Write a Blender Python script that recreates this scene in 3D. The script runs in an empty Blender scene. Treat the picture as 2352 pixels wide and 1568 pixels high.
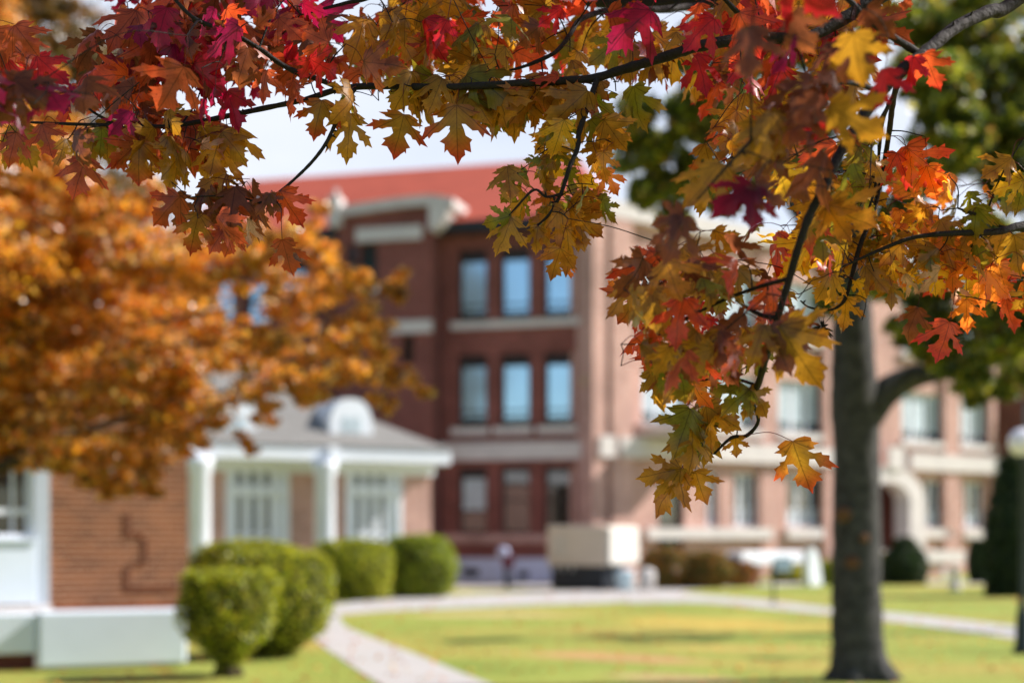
import bpy, bmesh, math, random
import numpy as np
from mathutils import Vector, Matrix
from mathutils.geometry import delaunay_2d_cdt

random.seed(7)
RNG = np.random.default_rng(11)
S = bpy.context.scene
COL = S.collection

# ------------------------------------------------------------------ camera
F = 3267.0            # focal length in pixels of a 2352 px wide picture (50 mm on 36 mm)
EYE = 1.6
HZ = 1225.0
cam_d = bpy.data.cameras.new('camera')
cam = bpy.data.objects.new('camera', cam_d)
COL.objects.link(cam)
cam.location = (0, 0, EYE)
cam.rotation_euler = (math.pi / 2, 0, 0)
cam_d.lens = 50
cam_d.sensor_width = 36
cam_d.shift_y = (HZ - 784) / 2352
cam_d.clip_start = 0.05
cam_d.clip_end = 4000
cam_d.dof.use_dof = True
cam_d.dof.focus_distance = 2.9
cam_d.dof.aperture_fstop = 1.8
cam_d.dof.aperture_blades = 0
S.camera = cam

# ------------------------------------------------------------------ light
SUN_EL = math.radians(38)
SUN_AZ = math.radians(12)       # measured from +X towards +Y
sdir = Vector((math.cos(SUN_AZ) * math.cos(SUN_EL), math.sin(SUN_AZ) * math.cos(SUN_EL), math.sin(SUN_EL)))
sun_d = bpy.data.lights.new('sun', 'SUN')
sun_d.energy = 5.0
sun_d.angle = math.radians(0.53)
sun_d.color = (1.0, 0.93, 0.87)
sun = bpy.data.objects.new('sun', sun_d)
COL.objects.link(sun)
sun.rotation_euler = sdir.to_track_quat('Z', 'Y').to_euler()
sun.location = (20, 5, 30)

W = bpy.data.worlds.new('World')
S.world = W
W.use_nodes = True
wn = W.node_tree
wn.nodes.clear()
out = wn.nodes.new('ShaderNodeOutputWorld')
bg = wn.nodes.new('ShaderNodeBackground')
sky = wn.nodes.new('ShaderNodeTexSky')
sky.sky_type = 'NISHITA'
sky.sun_disc = False
sky.sun_elevation = SUN_EL
sky.sun_rotation = math.pi / 2 - SUN_AZ
sky.air_density = 1.0
sky.dust_density = 0.6
sky.ozone_density = 1.5
tc = wn.nodes.new('ShaderNodeTexCoord')
mp = wn.nodes.new('ShaderNodeMapping')
mp.inputs['Scale'].default_value = (1.3, 1.3, 4.5)
nz = wn.nodes.new('ShaderNodeTexNoise')
nz.inputs['Scale'].default_value = 2.2
nz.inputs['Detail'].default_value = 7
nz.inputs['Roughness'].default_value = 0.55
rp = wn.nodes.new('ShaderNodeValToRGB')
rp.color_ramp.elements[0].position = 0.35
rp.color_ramp.elements[0].color = (0.72, 0.72, 0.72, 1)
rp.color_ramp.elements[1].position = 0.62
rp.color_ramp.elements[1].color = (1, 1, 1, 1)
mx = wn.nodes.new('ShaderNodeMixRGB')
mx.inputs[2].default_value = (5.7, 6.0, 6.8, 1)      # thin white cloud veil
wn.links.new(tc.outputs['Generated'], mp.inputs[0])
wn.links.new(mp.outputs[0], nz.inputs['Vector'])
wn.links.new(nz.outputs[0], rp.inputs[0])
sz = wn.nodes.new('ShaderNodeSeparateXYZ'); wn.links.new(tc.outputs['Generated'], sz.inputs[0])
mr = wn.nodes.new('ShaderNodeMapRange')      # the veil thins out towards the zenith
mr.inputs['From Min'].default_value = 0.42; mr.inputs['From Max'].default_value = 0.55
mr.inputs['To Min'].default_value = 1.0; mr.inputs['To Max'].default_value = 0.05
wn.links.new(sz.outputs[2], mr.inputs['Value'])
ml_ = wn.nodes.new('ShaderNodeMath'); ml_.operation = 'MULTIPLY'
my = wn.nodes.new('ShaderNodeMapRange')      # veil added only ahead; clear sky behind keeps fill light low
my.inputs['From Min'].default_value = 0.1; my.inputs['From Max'].default_value = 0.75
my.inputs['To Min'].default_value = 0.03; my.inputs['To Max'].default_value = 1.0
wn.links.new(sz.outputs[1], my.inputs['Value'])
mm_ = wn.nodes.new('ShaderNodeMath'); mm_.operation = 'MULTIPLY'
wn.links.new(my.outputs[0], mm_.inputs[0]); wn.links.new(mr.outputs[0], mm_.inputs[1])
wn.links.new(rp.outputs[0], ml_.inputs[0]); wn.links.new(mm_.outputs[0], ml_.inputs[1])
wn.links.new(ml_.outputs[0], mx.inputs[0])
wn.links.new(sky.outputs[0], mx.inputs[1])
wn.links.new(mx.outputs[0], bg.inputs[0])
bg.inputs[1].default_value = 0.105
wn.links.new(bg.outputs[0], out.inputs[0])

S.view_settings.view_transform = 'Standard'
S.view_settings.look = 'None'
S.view_settings.exposure = 0.64
S.view_settings.gamma = 1.0
S.render.engine = 'CYCLES'
S.cycles.use_denoising = True
S.cycles.max_bounces = 8
S.cycles.transmission_bounces = 6
S.cycles.sample_clamp_indirect = 6


# ------------------------------------------------------------------ helpers
def P(px, py, d):
    return np.array(((px - 1176) / F * d, d, EYE + (HZ - py) / F * d))


def lin(r, g, b):
    f = lambda c: (c / 255 / 12.92) if c / 255 <= 0.04045 else ((c / 255 + 0.055) / 1.055) ** 2.4
    return (f(r), f(g), f(b), 1.0)


def tag(o, label=None, cat=None, group=None, kind=None):
    if label: o['label'] = label
    if cat: o['category'] = cat
    if group: o['group'] = group
    if kind: o['kind'] = kind
    return o


def empty(name, loc, label, cat, group=None):
    o = bpy.data.objects.new(name, None)
    COL.objects.link(o)
    o.location = loc
    o.empty_display_size = 0.2
    bpy.context.view_layer.update()
    return tag(o, label, cat, group)


class MB:
    """collects quads / boxes / tubes in world coordinates with metre UVs"""
    def __init__(self):
        self.v = []; self.f = []; self.sm = []

    def poly(self, pts, smooth=False):
        n = len(self.v)
        self.v.extend([tuple(p) for p in pts])
        self.f.append(tuple(range(n, n + len(pts)))); self.sm.append(smooth)

    def box(self, fr, u0, u1, z0, z1, o0, o1):
        n = len(self.v)
        for (u, o, z) in ((u0, o0, z0), (u1, o0, z0), (u1, o1, z0), (u0, o1, z0), (u0, o0, z1), (u1, o0, z1), (u1, o1, z1), (u0, o1, z1)):
            self.v.append(tuple(fr.pt(u, z, o)))
        for q in ((0, 1, 2, 3), (7, 6, 5, 4), (4, 5, 1, 0), (5, 6, 2, 1), (6, 7, 3, 2), (7, 4, 0, 3)):
            self.f.append(tuple(n + i for i in q)); self.sm.append(False)

    def tube(self, pts, rad, sides=8, smooth=True, cap=True, jitter=0.0):
        pts = [np.array(p, float) for p in pts]
        m = len(pts)
        n0 = len(self.v)
        up = np.array((0.13, 0.2, 0.97))
        prev = None
        for i, p in enumerate(pts):
            t = pts[min(i + 1, m - 1)] - pts[max(i - 1, 0)]
            t = t / (np.linalg.norm(t) + 1e-9)
            a = prev if prev is not None else (up if abs(t @ up) < 0.9 else np.array((1., 0, 0)))
            a = a - t * (a @ t); a /= np.linalg.norm(a) + 1e-9
            prev = a
            b = np.cross(t, a)
            for k in range(sides):
                an = 2 * math.pi * k / sides
                r = rad[i] * (1 + (random.uniform(-jitter, jitter) if jitter else 0))
                self.v.append(tuple(p + (a * math.cos(an) + b * math.sin(an)) * r))
        for i in range(m - 1):
            for k in range(sides):
                k2 = (k + 1) % sides
                self.f.append((n0 + i * sides + k, n0 + i * sides + k2, n0 + (i + 1) * sides + k2, n0 + (i + 1) * sides + k)); self.sm.append(smooth)
        if cap:
            self.f.append(tuple(n0 + k for k in range(sides))[::-1]); self.sm.append(False)
            self.f.append(tuple(n0 + (m - 1) * sides + k for k in range(sides))); self.sm.append(False)

    def lathe(self, c, prof, sides=20):
        n0 = len(self.v)
        for (r, z) in prof:
            for k in range(sides):
                an = 2 * math.pi * k / sides
                self.v.append((c[0] + r * math.cos(an), c[1] + r * math.sin(an), c[2] + z))
        for i in range(len(prof) - 1):
            for k in range(sides):
                k2 = (k + 1) % sides
                self.f.append((n0 + i * sides + k, n0 + i * sides + k2, n0 + (i + 1) * sides + k2, n0 + (i + 1) * sides + k)); self.sm.append(True)
        self.f.append(tuple(n0 + k for k in range(sides))[::-1]); self.sm.append(False)
        self.f.append(tuple(n0 + (len(prof) - 1) * sides + k for k in range(sides))); self.sm.append(False)

    def build(self, name, mat, parent=None, bevel=0):
        me = bpy.data.meshes.new(name)
        me.from_pydata(self.v, [], self.f)
        me.polygons.foreach_set('use_smooth', self.sm)
        uv = me.uv_layers.new(name='UVMap')
        for p in me.polygons:
            n = p.normal
            if abs(n.z) > 0.92 or (n.x == 0 and n.y == 0):
                for li in p.loop_indices:
                    c = me.vertices[me.loops[li].vertex_index].co
                    uv.data[li].uv = (c.x, c.y)
            else:
                h = math.hypot(n.x, n.y)
                tx, ty = -n.y / h, n.x / h
                for li in p.loop_indices:
                    c = me.vertices[me.loops[li].vertex_index].co
                    uv.data[li].uv = (c.x * tx + c.y * ty, c.z / max(h, 0.3))
        if mat: me.materials.append(mat)
        o = bpy.data.objects.new(name, me)
        COL.objects.link(o)
        if parent is not None:
            o.parent = parent
            o.matrix_parent_inverse = world_of(parent).inverted()
        if bevel:
            b = o.modifiers.new('bevel', 'BEVEL'); b.width = bevel; b.segments = 2; b.limit_method = 'ANGLE'
        return o


def world_of(o):
    m = Matrix.Translation(o.location)
    p = o.parent
    if p is None:
        return m
    return world_of(p) @ o.matrix_parent_inverse @ m if False else m if o.type == 'EMPTY' else Matrix.Identity(4)


class Fac:
    """vertical plane: px -> u along it, py -> z"""
    def __init__(self, px0, d0, deg, off=0.0):
        t = math.radians(deg)
        self.c, self.s = math.cos(t), math.sin(t)
        self.x0 = (px0 - 1176) / F * d0 + off * self.s
        self.y0 = d0 - off * self.c

    def pt(self, u, z, o=0.0):
        return (self.x0 + u * self.c + o * self.s, self.y0 + u * self.s - o * self.c, z)

    def u(self, px, o=0.0):
        k = (px - 1176) / F
        ox, oy = self.x0 + o * self.s, self.y0 - o * self.c
        return (k * oy - ox) / (self.c - k * self.s)

    def Y(self, px, o=0.0):
        return self.y0 - o * self.c + self.u(px, o) * self.s

    def z(self, px, py, o=0.0):
        return EYE + (HZ - py) / F * self.Y(px, o)


def wall(mb, fr, u0, u1, z0, z1, ops, o=0.0, depth=0.28):
    us = sorted({u0, u1, *[min(max(q[0], u0), u1) for q in ops], *[min(max(q[1], u0), u1) for q in ops]})
    zs = sorted({z0, z1, *[min(max(q[2], z0), z1) for q in ops], *[min(max(q[3], z0), z1) for q in ops]})
    solid = {}
    for i in range(len(us) - 1):
        for j in range(len(zs) - 1):
            cu, cz = (us[i] + us[i + 1]) / 2, (zs[j] + zs[j + 1]) / 2
            solid[i, j] = not any(q[0] < cu < q[1] and q[2] < cz < q[3] for q in ops)
    for (i, j), s in solid.items():
        a, b, c, d = us[i], us[i + 1], zs[j], zs[j + 1]
        if s:
            mb.poly([fr.pt(a, c, o), fr.pt(b, c, o), fr.pt(b, d, o), fr.pt(a, d, o)])
        else:
            q = o - depth
            if solid.get((i - 1, j)): mb.poly([fr.pt(a, c, q), fr.pt(a, c, o), fr.pt(a, d, o), fr.pt(a, d, q)])
            if solid.get((i + 1, j)): mb.poly([fr.pt(b, c, o), fr.pt(b, c, q), fr.pt(b, d, q), fr.pt(b, d, o)])
            if solid.get((i, j - 1)): mb.poly([fr.pt(a, c, q), fr.pt(b, c, q), fr.pt(b, c, o), fr.pt(a, c, o)])
            if solid.get((i, j + 1)): mb.poly([fr.pt(a, d, o), fr.pt(b, d, o), fr.pt(b, d, q), fr.pt(a, d, q)])


def spline(pts, n=6):
    pts = [np.array(p, float) for p in pts]
    P0 = [2 * pts[0] - pts[1]] + pts + [2 * pts[-1] - pts[-2]]
    o = []
    for i in range(1, len(P0) - 2):
        a, b, c, d = P0[i - 1], P0[i], P0[i + 1], P0[i + 2]
        for k in range(n):
            t = k / n
            o.append(0.5 * (2 * b + (c - a) * t + (2 * a - 5 * b + 4 * c - d) * t * t + (3 * b - a - 3 * c + d) * t ** 3))
    o.append(pts[-1])
    return o


# ------------------------------------------------------------------ materials
def newmat(name):
    m = bpy.data.materials.new(name); m.use_nodes = True
    nt = m.node_tree; nt.nodes.clear()
    o = nt.nodes.new('ShaderNodeOutputMaterial')
    return m, nt, o


def N(nt, t, **kw):
    n = nt.nodes.new(t)
    for k, v in kw.items():
        if k in n.inputs.keys(): n.inputs[k].default_value = v
        else: setattr(n, k, v)
    return n


def plain(name, c, rough=0.7, amp=0.25, scale=3.0, bump=0.0, coat=0.0, spec=0.3, c2=None, emit=0):
    m, nt, o = newmat(name)
    b = N(nt, 'ShaderNodeBsdfPrincipled', Roughness=rough)
    b.inputs['Specular IOR Level'].default_value = spec
    b.inputs['Coat Weight'].default_value = coat
    b.inputs['Coat Roughness'].default_value = 0.06
    t = N(nt, 'ShaderNodeTexCoord')
    n = N(nt, 'ShaderNodeTexNoise', Scale=scale, Detail=6.0, Roughness=0.6)
    nt.links.new(t.outputs['Object'], n.inputs['Vector'])
    r = N(nt, 'ShaderNodeMapRange')
    r.inputs['From Min'].default_value = 0.3; r.inputs['From Max'].default_value = 0.7
    nt.links.new(n.outputs[0], r.inputs['Value'])
    mix = N(nt, 'ShaderNodeMixRGB')
    c2 = c2 or tuple(x * (1 - amp) for x in c[:3]) + (1,)
    mix.inputs[1].default_value = c2; mix.inputs[2].default_value = c
    nt.links.new(r.outputs[0], mix.inputs[0])
    nt.links.new(mix.outputs[0], b.inputs['Base Color'])
    if emit:
        nt.links.new(mix.outputs[0], b.inputs['Emission Color']); b.inputs['Emission Strength'].default_value = emit
    if bump:
        bp = N(nt, 'ShaderNodeBump', Strength=bump, Distance=0.02)
        nt.links.new(n.outputs[0], bp.inputs['Height']); nt.links.new(bp.outputs[0], b.inputs['Normal'])
    nt.links.new(b.outputs[0], o.inputs[0])
    return m


def brick(name, c1, c2, mortar, amp=0.25):
    m, nt, o = newmat(name)
    b = N(nt, 'ShaderNodeBsdfPrincipled', Roughness=0.85)
    b.inputs['Specular IOR Level'].default_value = 0.2
    t = N(nt, 'ShaderNodeUVMap')
    br = N(nt, 'ShaderNodeTexBrick', Scale=1.0)
    br.inputs['Color1'].default_value = c1; br.inputs['Color2'].default_value = c2
    br.inputs['Mortar'].default_value = mortar
    br.inputs['Brick Width'].default_value = 0.215; br.inputs['Row Height'].default_value = 0.075
    br.inputs['Mortar Size'].default_value = 0.009; br.inputs['Mortar Smooth'].default_value = 0.2
    br.inputs['Bias'].default_value = 0.0
    nt.links.new(t.outputs[0], br.inputs['Vector'])
    tc_ = N(nt, 'ShaderNodeTexCoord')
    n = N(nt, 'ShaderNodeTexNoise', Scale=0.7, Detail=7.0, Roughness=0.65)
    nt.links.new(tc_.outputs['Object'], n.inputs['Vector'])
    r = N(nt, 'ShaderNodeMapRange')
    r.inputs['From Min'].default_value = 0.3; r.inputs['From Max'].default_value = 0.7
    r.inputs['To Min'].default_value = 1 - amp; r.inputs['To Max'].default_value = 1 + amp
    nt.links.new(n.outputs[0], r.inputs['Value'])
    mu = N(nt, 'ShaderNodeVectorMath', operation='SCALE')
    nt.links.new(br.outputs['Color'], mu.inputs[0]); nt.links.new(r.outputs[0], mu.inputs['Scale'])
    nt.links.new(mu.outputs[0], b.inputs['Base Color'])
    bp = N(nt, 'ShaderNodeBump', Strength=0.5, Distance=0.01)
    bp.invert = True
    nt.links.new(br.outputs['Fac'], bp.inputs['Height']); nt.links.new(bp.outputs[0], b.inputs['Normal'])
    nt.links.new(b.outputs[0], o.inputs[0])
    return m


def leafmat(name, trans=0.5, veins=True, gloss=0.06, boost=1.25, rough=0.35):
    m, nt, o = newmat(name)
    at = N(nt, 'ShaderNodeAttribute'); at.attribute_name = 'Col'
    base = at.outputs['Color']
    t = N(nt, 'ShaderNodeTexCoord')
    n = N(nt, 'ShaderNodeTexNoise', Scale=38.0 if veins else 3.0, Detail=5.0, Roughness=0.6)
    nt.links.new(t.outputs['Object'], n.inputs['Vector'])
    r = N(nt, 'ShaderNodeMapRange')
    r.inputs['From Min'].default_value = 0.3; r.inputs['From Max'].default_value = 0.7
    r.inputs['To Min'].default_value = 0.72; r.inputs['To Max'].default_value = 1.2
    nt.links.new(n.outputs[0], r.inputs['Value'])
    mu = N(nt, 'ShaderNodeVectorMath', operation='SCALE')
    nt.links.new(base, mu.inputs[0]); nt.links.new(r.outputs[0], mu.inputs['Scale'])
    cur = mu.outputs[0]
    if veins:
        uv = N(nt, 'ShaderNodeUVMap')
        sp = N(nt, 'ShaderNodeSeparateXYZ'); nt.links.new(uv.outputs[0], sp.inputs[0])
        ab = N(nt, 'ShaderNodeMath', operation='ABSOLUTE'); nt.links.new(sp.outputs[0], ab.inputs[0])
        def M(op, a, b=None, v=None):
            q = N(nt, 'ShaderNodeMath', operation=op)
            nt.links.new(a, q.inputs[0])
            if b is not None: nt.links.new(b, q.inputs[1])
            if v is not None: q.inputs[1].default_value = v
            return q.outputs[0]
        ds = [ab.outputs[0]]
        for (dx, dy) in ((0.60, 0.56), (0.43, 0.14)):
            L = math.hypot(dx, dy); dx /= L; dy /= L
            a = M('MULTIPLY', ab.outputs[0], v=dy); b2 = M('MULTIPLY', sp.outputs[1], v=dx)
            ds.append(M('ABSOLUTE', M('SUBTRACT', a, b2)))
        mn = M('MINIMUM', M('MINIMUM', ds[0], ds[1]), ds[2])
        v1 = N(nt, 'ShaderNodeMapRange'); v1.inputs['From Min'].default_value = 0.004; v1.inputs['From Max'].default_value = 0.015
        nt.links.new(mn, v1.inputs['Value'])
        # side veins: chevrons off the midrib
        s = M('SUBTRACT', sp.outputs[1], M('MULTIPLY', ab.outputs[0], v=1.05))
        fr = M('ABSOLUTE', M('SUBTRACT', M('FRACT', M('MULTIPLY', s, v=11.0)), v=0.5))
        v2 = N(nt, 'ShaderNodeMapRange'); v2.inputs['From Min'].default_value = 0.02; v2.inputs['From Max'].default_value = 0.11
        v2.inputs['To Min'].default_value = 0.8
        nt.links.new(fr, v2.inputs['Value'])
        f1 = N(nt, 'ShaderNodeMapRange'); f1.inputs['To Min'].default_value = 0.5
        nt.links.new(v1.outputs[0], f1.inputs['Value'])
        vv = M('MULTIPLY', f1.outputs[0], v2.outputs[0])
        m2 = N(nt, 'ShaderNodeVectorMath', operation='SCALE')
        nt.links.new(cur, m2.inputs[0]); nt.links.new(vv, m2.inputs['Scale'])
        cur = m2.outputs[0]
        # rusty mottling inside the blade
        n2 = N(nt, 'ShaderNodeTexNoise', Scale=13.0, Detail=4.0, Roughness=0.7); nt.links.new(t.outputs['Object'], n2.inputs['Vector'])
        q2 = N(nt, 'ShaderNodeMapRange'); q2.inputs['From Min'].default_value = 0.52; q2.inputs['From Max'].default_value = 0.68; q2.inputs['To Max'].default_value = 0.7
        nt.links.new(n2.outputs[0], q2.inputs['Value'])
        hm = N(nt, 'ShaderNodeMixRGB', blend_type='MULTIPLY'); hm.inputs[2].default_value = (0.72, 0.42, 0.35, 1)
        nt.links.new(q2.outputs[0], hm.inputs[0]); nt.links.new(cur, hm.inputs[1]); cur = hm.outputs[0]
        # small dark spots
        vo = N(nt, 'ShaderNodeTexVoronoi', Scale=85.0); nt.links.new(t.outputs['Object'], vo.inputs['Vector'])
        v3 = N(nt, 'ShaderNodeMapRange'); v3.inputs['From Min'].default_value = 0.1; v3.inputs['From Max'].default_value = 0.17; v3.inputs['To Min'].default_value = 0.6
        nt.links.new(vo.outputs['Distance'], v3.inputs['Value'])
        m3 = N(nt, 'ShaderNodeVectorMath', operation='SCALE')
        nt.links.new(cur, m3.inputs[0]); nt.links.new(v3.outputs[0], m3.inputs['Scale'])
        cur = m3.outputs[0]
    d = N(nt, 'ShaderNodeBsdfDiffuse'); nt.links.new(cur, d.inputs[0])
    tr = N(nt, 'ShaderNodeBsdfTranslucent')
    bo = N(nt, 'ShaderNodeVectorMath', operation='SCALE'); bo.inputs['Scale'].default_value = boost
    nt.links.new(cur, bo.inputs[0]); nt.links.new(bo.outputs[0], tr.inputs[0])
    mxs = N(nt, 'ShaderNodeMixShader'); mxs.inputs[0].default_value = trans
    nt.links.new(d.outputs[0], mxs.inputs[1]); nt.links.new(tr.outputs[0], mxs.inputs[2])
    g = N(nt, 'ShaderNodeBsdfGlossy', Roughness=rough)
    lw = N(nt, 'ShaderNodeLayerWeight', Blend=0.25)
    ml = N(nt, 'ShaderNodeMath', operation='MULTIPLY_ADD'); ml.inputs[1].default_value = 0.25; ml.inputs[2].default_value = gloss
    nt.links.new(lw.outputs['Fresnel'], ml.inputs[0])
    ms = N(nt, 'ShaderNodeMixShader')
    nt.links.new(ml.outputs[0], ms.inputs[0]); nt.links.new(mxs.outputs[0], ms.inputs[1]); nt.links.new(g.outputs[0], ms.inputs[2])
    nt.links.new(ms.outputs[0], o.inputs[0])
    return m


M_MAPLE = leafmat('maple leaf', 0.58, True, 0.02, 1.7)
M_TREELEAF = leafmat('tree leaf', 0.46, False, 0.015, 1.3, 0.4)
M_GOLDLEAF = leafmat('golden tree leaf', 0.48, False, 0.03, 1.4, 0.4)
M_HEDGE = leafmat('hedge leaf', 0.35, False, 0.02, 1.3, 0.4)
M_BRANCH = plain('dark twig bark', lin(38, 31, 28), 0.75, 0.5, 60, 0.6)
M_BARK = plain('grey tree bark', lin(84, 82, 80), 0.9, 0.6, 9, 1.0, c2=lin(34, 35, 36))
M_BARK2 = plain('brown tree bark', lin(80, 66, 54), 0.9, 0.5, 9, 1.0)
M_PETIOLE = plain('red petiole', lin(130, 40, 45), 0.6, 0.3, 30)
M_BRICK = brick('red brown brick', lin(138, 76, 68), lin(114, 61, 55), lin(135, 104, 94))
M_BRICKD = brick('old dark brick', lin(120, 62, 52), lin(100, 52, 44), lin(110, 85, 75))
M_BRICKP = brick('pink brown brick', lin(196, 150, 136), lin(170, 124, 110), lin(206, 188, 180))
M_BRICKN = brick('orange brown brick', lin(140, 82, 50), lin(100, 54, 34), lin(186, 152, 124), 0.2)
M_STONE = plain('pale limestone', lin(216, 209, 205), 0.8, 0.18, 2.0, 0.2)
M_STONEB = plain('painted blue grey basement', lin(214, 224, 246), 0.75, 0.15, 2.0, 0.1)
M_WHITE = plain('white paint', lin(230, 235, 243), 0.55, 0.08, 1.5)
M_WALLW = plain('cool white render', lin(226, 238, 252), 0.7, 0.1, 1.2)
M_FRAMED = plain('dark window frame', lin(52, 44, 46), 0.5, 0.2, 4)
M_GLASS = plain('dark glass', lin(26, 34, 40), 0.05, 0.3, 1.0, spec=0.9, coat=0.6)
M_SKYPANE = plain('pale blue sky reflection', lin(192, 230, 255), 0.35, 0.1, 1.2, coat=0.5)  # pale blue base stands in for sky reflected in the panes
M_BLINDW = plain('white curtain behind glass', lin(198, 214, 222), 0.6, 0.3, 2.5, coat=0.5)
M_TEAL = plain('blue green glass', lin(36, 66, 72), 0.06, 0.4, 1.2, spec=0.8, coat=0.7)
M_ROOFR = plain('red clay roof tile', lin(204, 98, 74), 0.7, 0.25, 1.1, 0.2)
M_ROOFG = plain('light grey shingle', lin(132, 130, 126), 0.85, 0.15, 2.0, 0.2)
M_GUTTER = plain('dark gutter metal', lin(42, 44, 50), 0.5, 0.2, 3)
M_CONC = plain('pale concrete', lin(188, 184, 180), 0.85, 0.14, 0.8, 0.1)
M_TAN = plain('tan painted metal', lin(204, 188, 170), 0.5, 0.08, 1.5)
M_DARKMET = plain('dark blue grey metal', lin(40, 46, 54), 0.5, 0.3, 3)
M_PALEBLUE = plain('pale blue plastic', lin(190, 212, 222), 0.45, 0.1, 3)
M_POST = plain('dark green post paint', lin(48, 60, 62), 0.5, 0.2, 5)
M_GLOBE = plain('white lamp globe', lin(238, 236, 244), 0.3, 0.05, 3)
_b = [n for n in M_SKYPANE.node_tree.nodes if n.type == 'BSDF_PRINCIPLED'][0]
_b.inputs['Metallic'].default_value = 0.65; _b.inputs['Roughness'].default_value = 0.12
_b = [n for n in M_GLOBE.node_tree.nodes if n.type == 'BSDF_PRINCIPLED'][0]
_b.inputs['Subsurface Weight'].default_value = 1.0; _b.inputs['Subsurface Radius'].default_value = (.2, .2, .2); _b.inputs['Subsurface Scale'].default_value = 1.0
M_STEM = plain('shrub stem', lin(70, 58, 40), 0.9, 0.4, 20, 0.6)
M_SHINGLE = plain('red painted metal', lin(112, 24, 36), 0.5, 0.1, 3)

# roof tile courses
def tilemat(m, freq, amt):
    nt = m.node_tree
    b = [n for n in nt.nodes if n.type == 'BSDF_PRINCIPLED'][0]
    uv = N(nt, 'ShaderNodeUVMap'); sp = N(nt, 'ShaderNodeSeparateXYZ'); nt.links.new(uv.outputs[0], sp.inputs[0])
    a = N(nt, 'ShaderNodeMath', operation='MULTIPLY'); a.inputs[1].default_value = freq
    f = N(nt, 'ShaderNodeMath', operation='FRACT')
    nt.links.new(sp.outputs[1], a.inputs[0]); nt.links.new(a.outputs[0], f.inputs[0])
    bp = N(nt, 'ShaderNodeBump', Strength=amt, Distance=0.05)
    nt.links.new(f.outputs[0], bp.inputs['Height']); nt.links.new(bp.outputs[0], b.inputs['Normal'])
tilemat(M_ROOFR, 3.0, 0.6)
tilemat(M_ROOFG, 6.0, 0.3)

# ------------------------------------------------------------------ ground
def lawnmat():
    m, nt, o = newmat('mown autumn lawn')
    b = N(nt, 'ShaderNodeBsdfPrincipled', Roughness=0.9); b.inputs['Specular IOR Level'].default_value = 0.15
    t = N(nt, 'ShaderNodeTexCoord')
    def noise(sc, stretch=(1, 1, 1), det=6):
        mp = N(nt, 'ShaderNodeMapping'); mp.inputs['Scale'].default_value = stretch
        nt.links.new(t.outputs['Object'], mp.inputs[0])
        n = N(nt, 'ShaderNodeTexNoise', Scale=sc, Detail=float(det), Roughness=0.6)
        nt.links.new(mp.outputs[0], n.inputs['Vector'])
        return n.outputs[0]
    def ramp(x, a, b_):
        r = N(nt, 'ShaderNodeMapRange'); r.inputs['From Min'].default_value = a; r.inputs['From Max'].default_value = b_
        nt.links.new(x, r.inputs['Value']); return r.outputs[0]
    def mix(f, a, b_):
        q = N(nt, 'ShaderNodeMixRGB'); nt.links.new(f, q.inputs[0])
        for i, c in ((1, a), (2, b_)):
            if isinstance(c, tuple): q.inputs[i].default_value = c
            else: nt.links.new(c, q.inputs[i])
        return q.outputs[0]
    g = mix(ramp(noise(0.5), 0.35, 0.65), lin(132, 148, 66), lin(166, 174, 84))
    g = mix(ramp(noise(0.33, (0.55, 1, 1)), 0.47, 0.66), g, lin(190, 164, 88))
    g = mix(ramp(noise(14, (1, 1, 1), 3), 0.35, 0.75), g, lin(128, 134, 58))
    # worn bare patch of reddish earth beside the path
    def patch(cx, cy, rx, ry, rot):
        mp = N(nt, 'ShaderNodeMapping'); mp.vector_type = 'TEXTURE'
        mp.inputs['Location'].default_value = (cx, cy, 0); mp.inputs['Rotation'].default_value = (0, 0, rot); mp.inputs['Scale'].default_value = (rx, ry, 1)
        nt.links.new(t.outputs['Object'], mp.inputs[0])
        sp = N(nt, 'ShaderNodeSeparateXYZ'); nt.links.new(mp.outputs[0], sp.inputs[0])
        cb = N(nt, 'ShaderNodeCombineXYZ'); nt.links.new(sp.outputs[0], cb.inputs[0]); nt.links.new(sp.outputs[1], cb.inputs[1])
        le = N(nt, 'ShaderNodeVectorMath', operation='LENGTH'); nt.links.new(cb.outputs[0], le.inputs[0])
        ad = N(nt, 'ShaderNodeMath', operation='MULTIPLY_ADD'); ad.inputs[1].default_value = 1.1
        nt.links.new(noise(0.9), ad.inputs[0]); nt.links.new(le.outputs['Value'], ad.inputs[2])
        r = N(nt, 'ShaderNodeMapRange'); r.inputs['From Min'].default_value = 1.15; r.inputs['From Max'].default_value = 1.65; r.inputs['To Min'].default_value = 0.6; r.inputs['To Max'].default_value = 0
        nt.links.new(ad.outputs[0], r.inputs['Value']); return r.outputs[0]
    def g2(px, py):
        d = EYE * F / (py - HZ); return (px - 1176) / F * d, d
    for (px, py, rx, ry, rot, c) in ((1400, 1508, 1.5, 0.55, -0.55, lin(205, 140, 112)), (1560, 1556, 1.0, 0.4, -0.4, lin(200, 160, 125)),
                                     (1130, 1410, 1.8, 1.2, 0.0, lin(205, 178, 130)), (1600, 1425, 1.8, 1.6, 0.2, lin(206, 170, 84)),
                                     (1780, 1440, 1.6, 1.0, 0.2, lin(205, 168, 84)), (1730, 1490, 1.6, 0.5, -0.4, lin(205, 168, 96)),
                                     (1250, 1350, 5, 2.2, 0, lin(200, 182, 130))):
        x, y = g2(px, py)
        g = mix(patch(x, y, rx, ry, rot), g, c)
    nt.links.new(g, b.inputs['Base Color'])
    bp = N(nt, 'ShaderNodeBump', Strength=0.5, Distance=0.04)
    nt.links.new(noise(22), bp.inputs['Height']); nt.links.new(bp.outputs[0], b.inputs['Normal'])
    nt.links.new(b.outputs[0], o.inputs[0])
    return m


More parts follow.
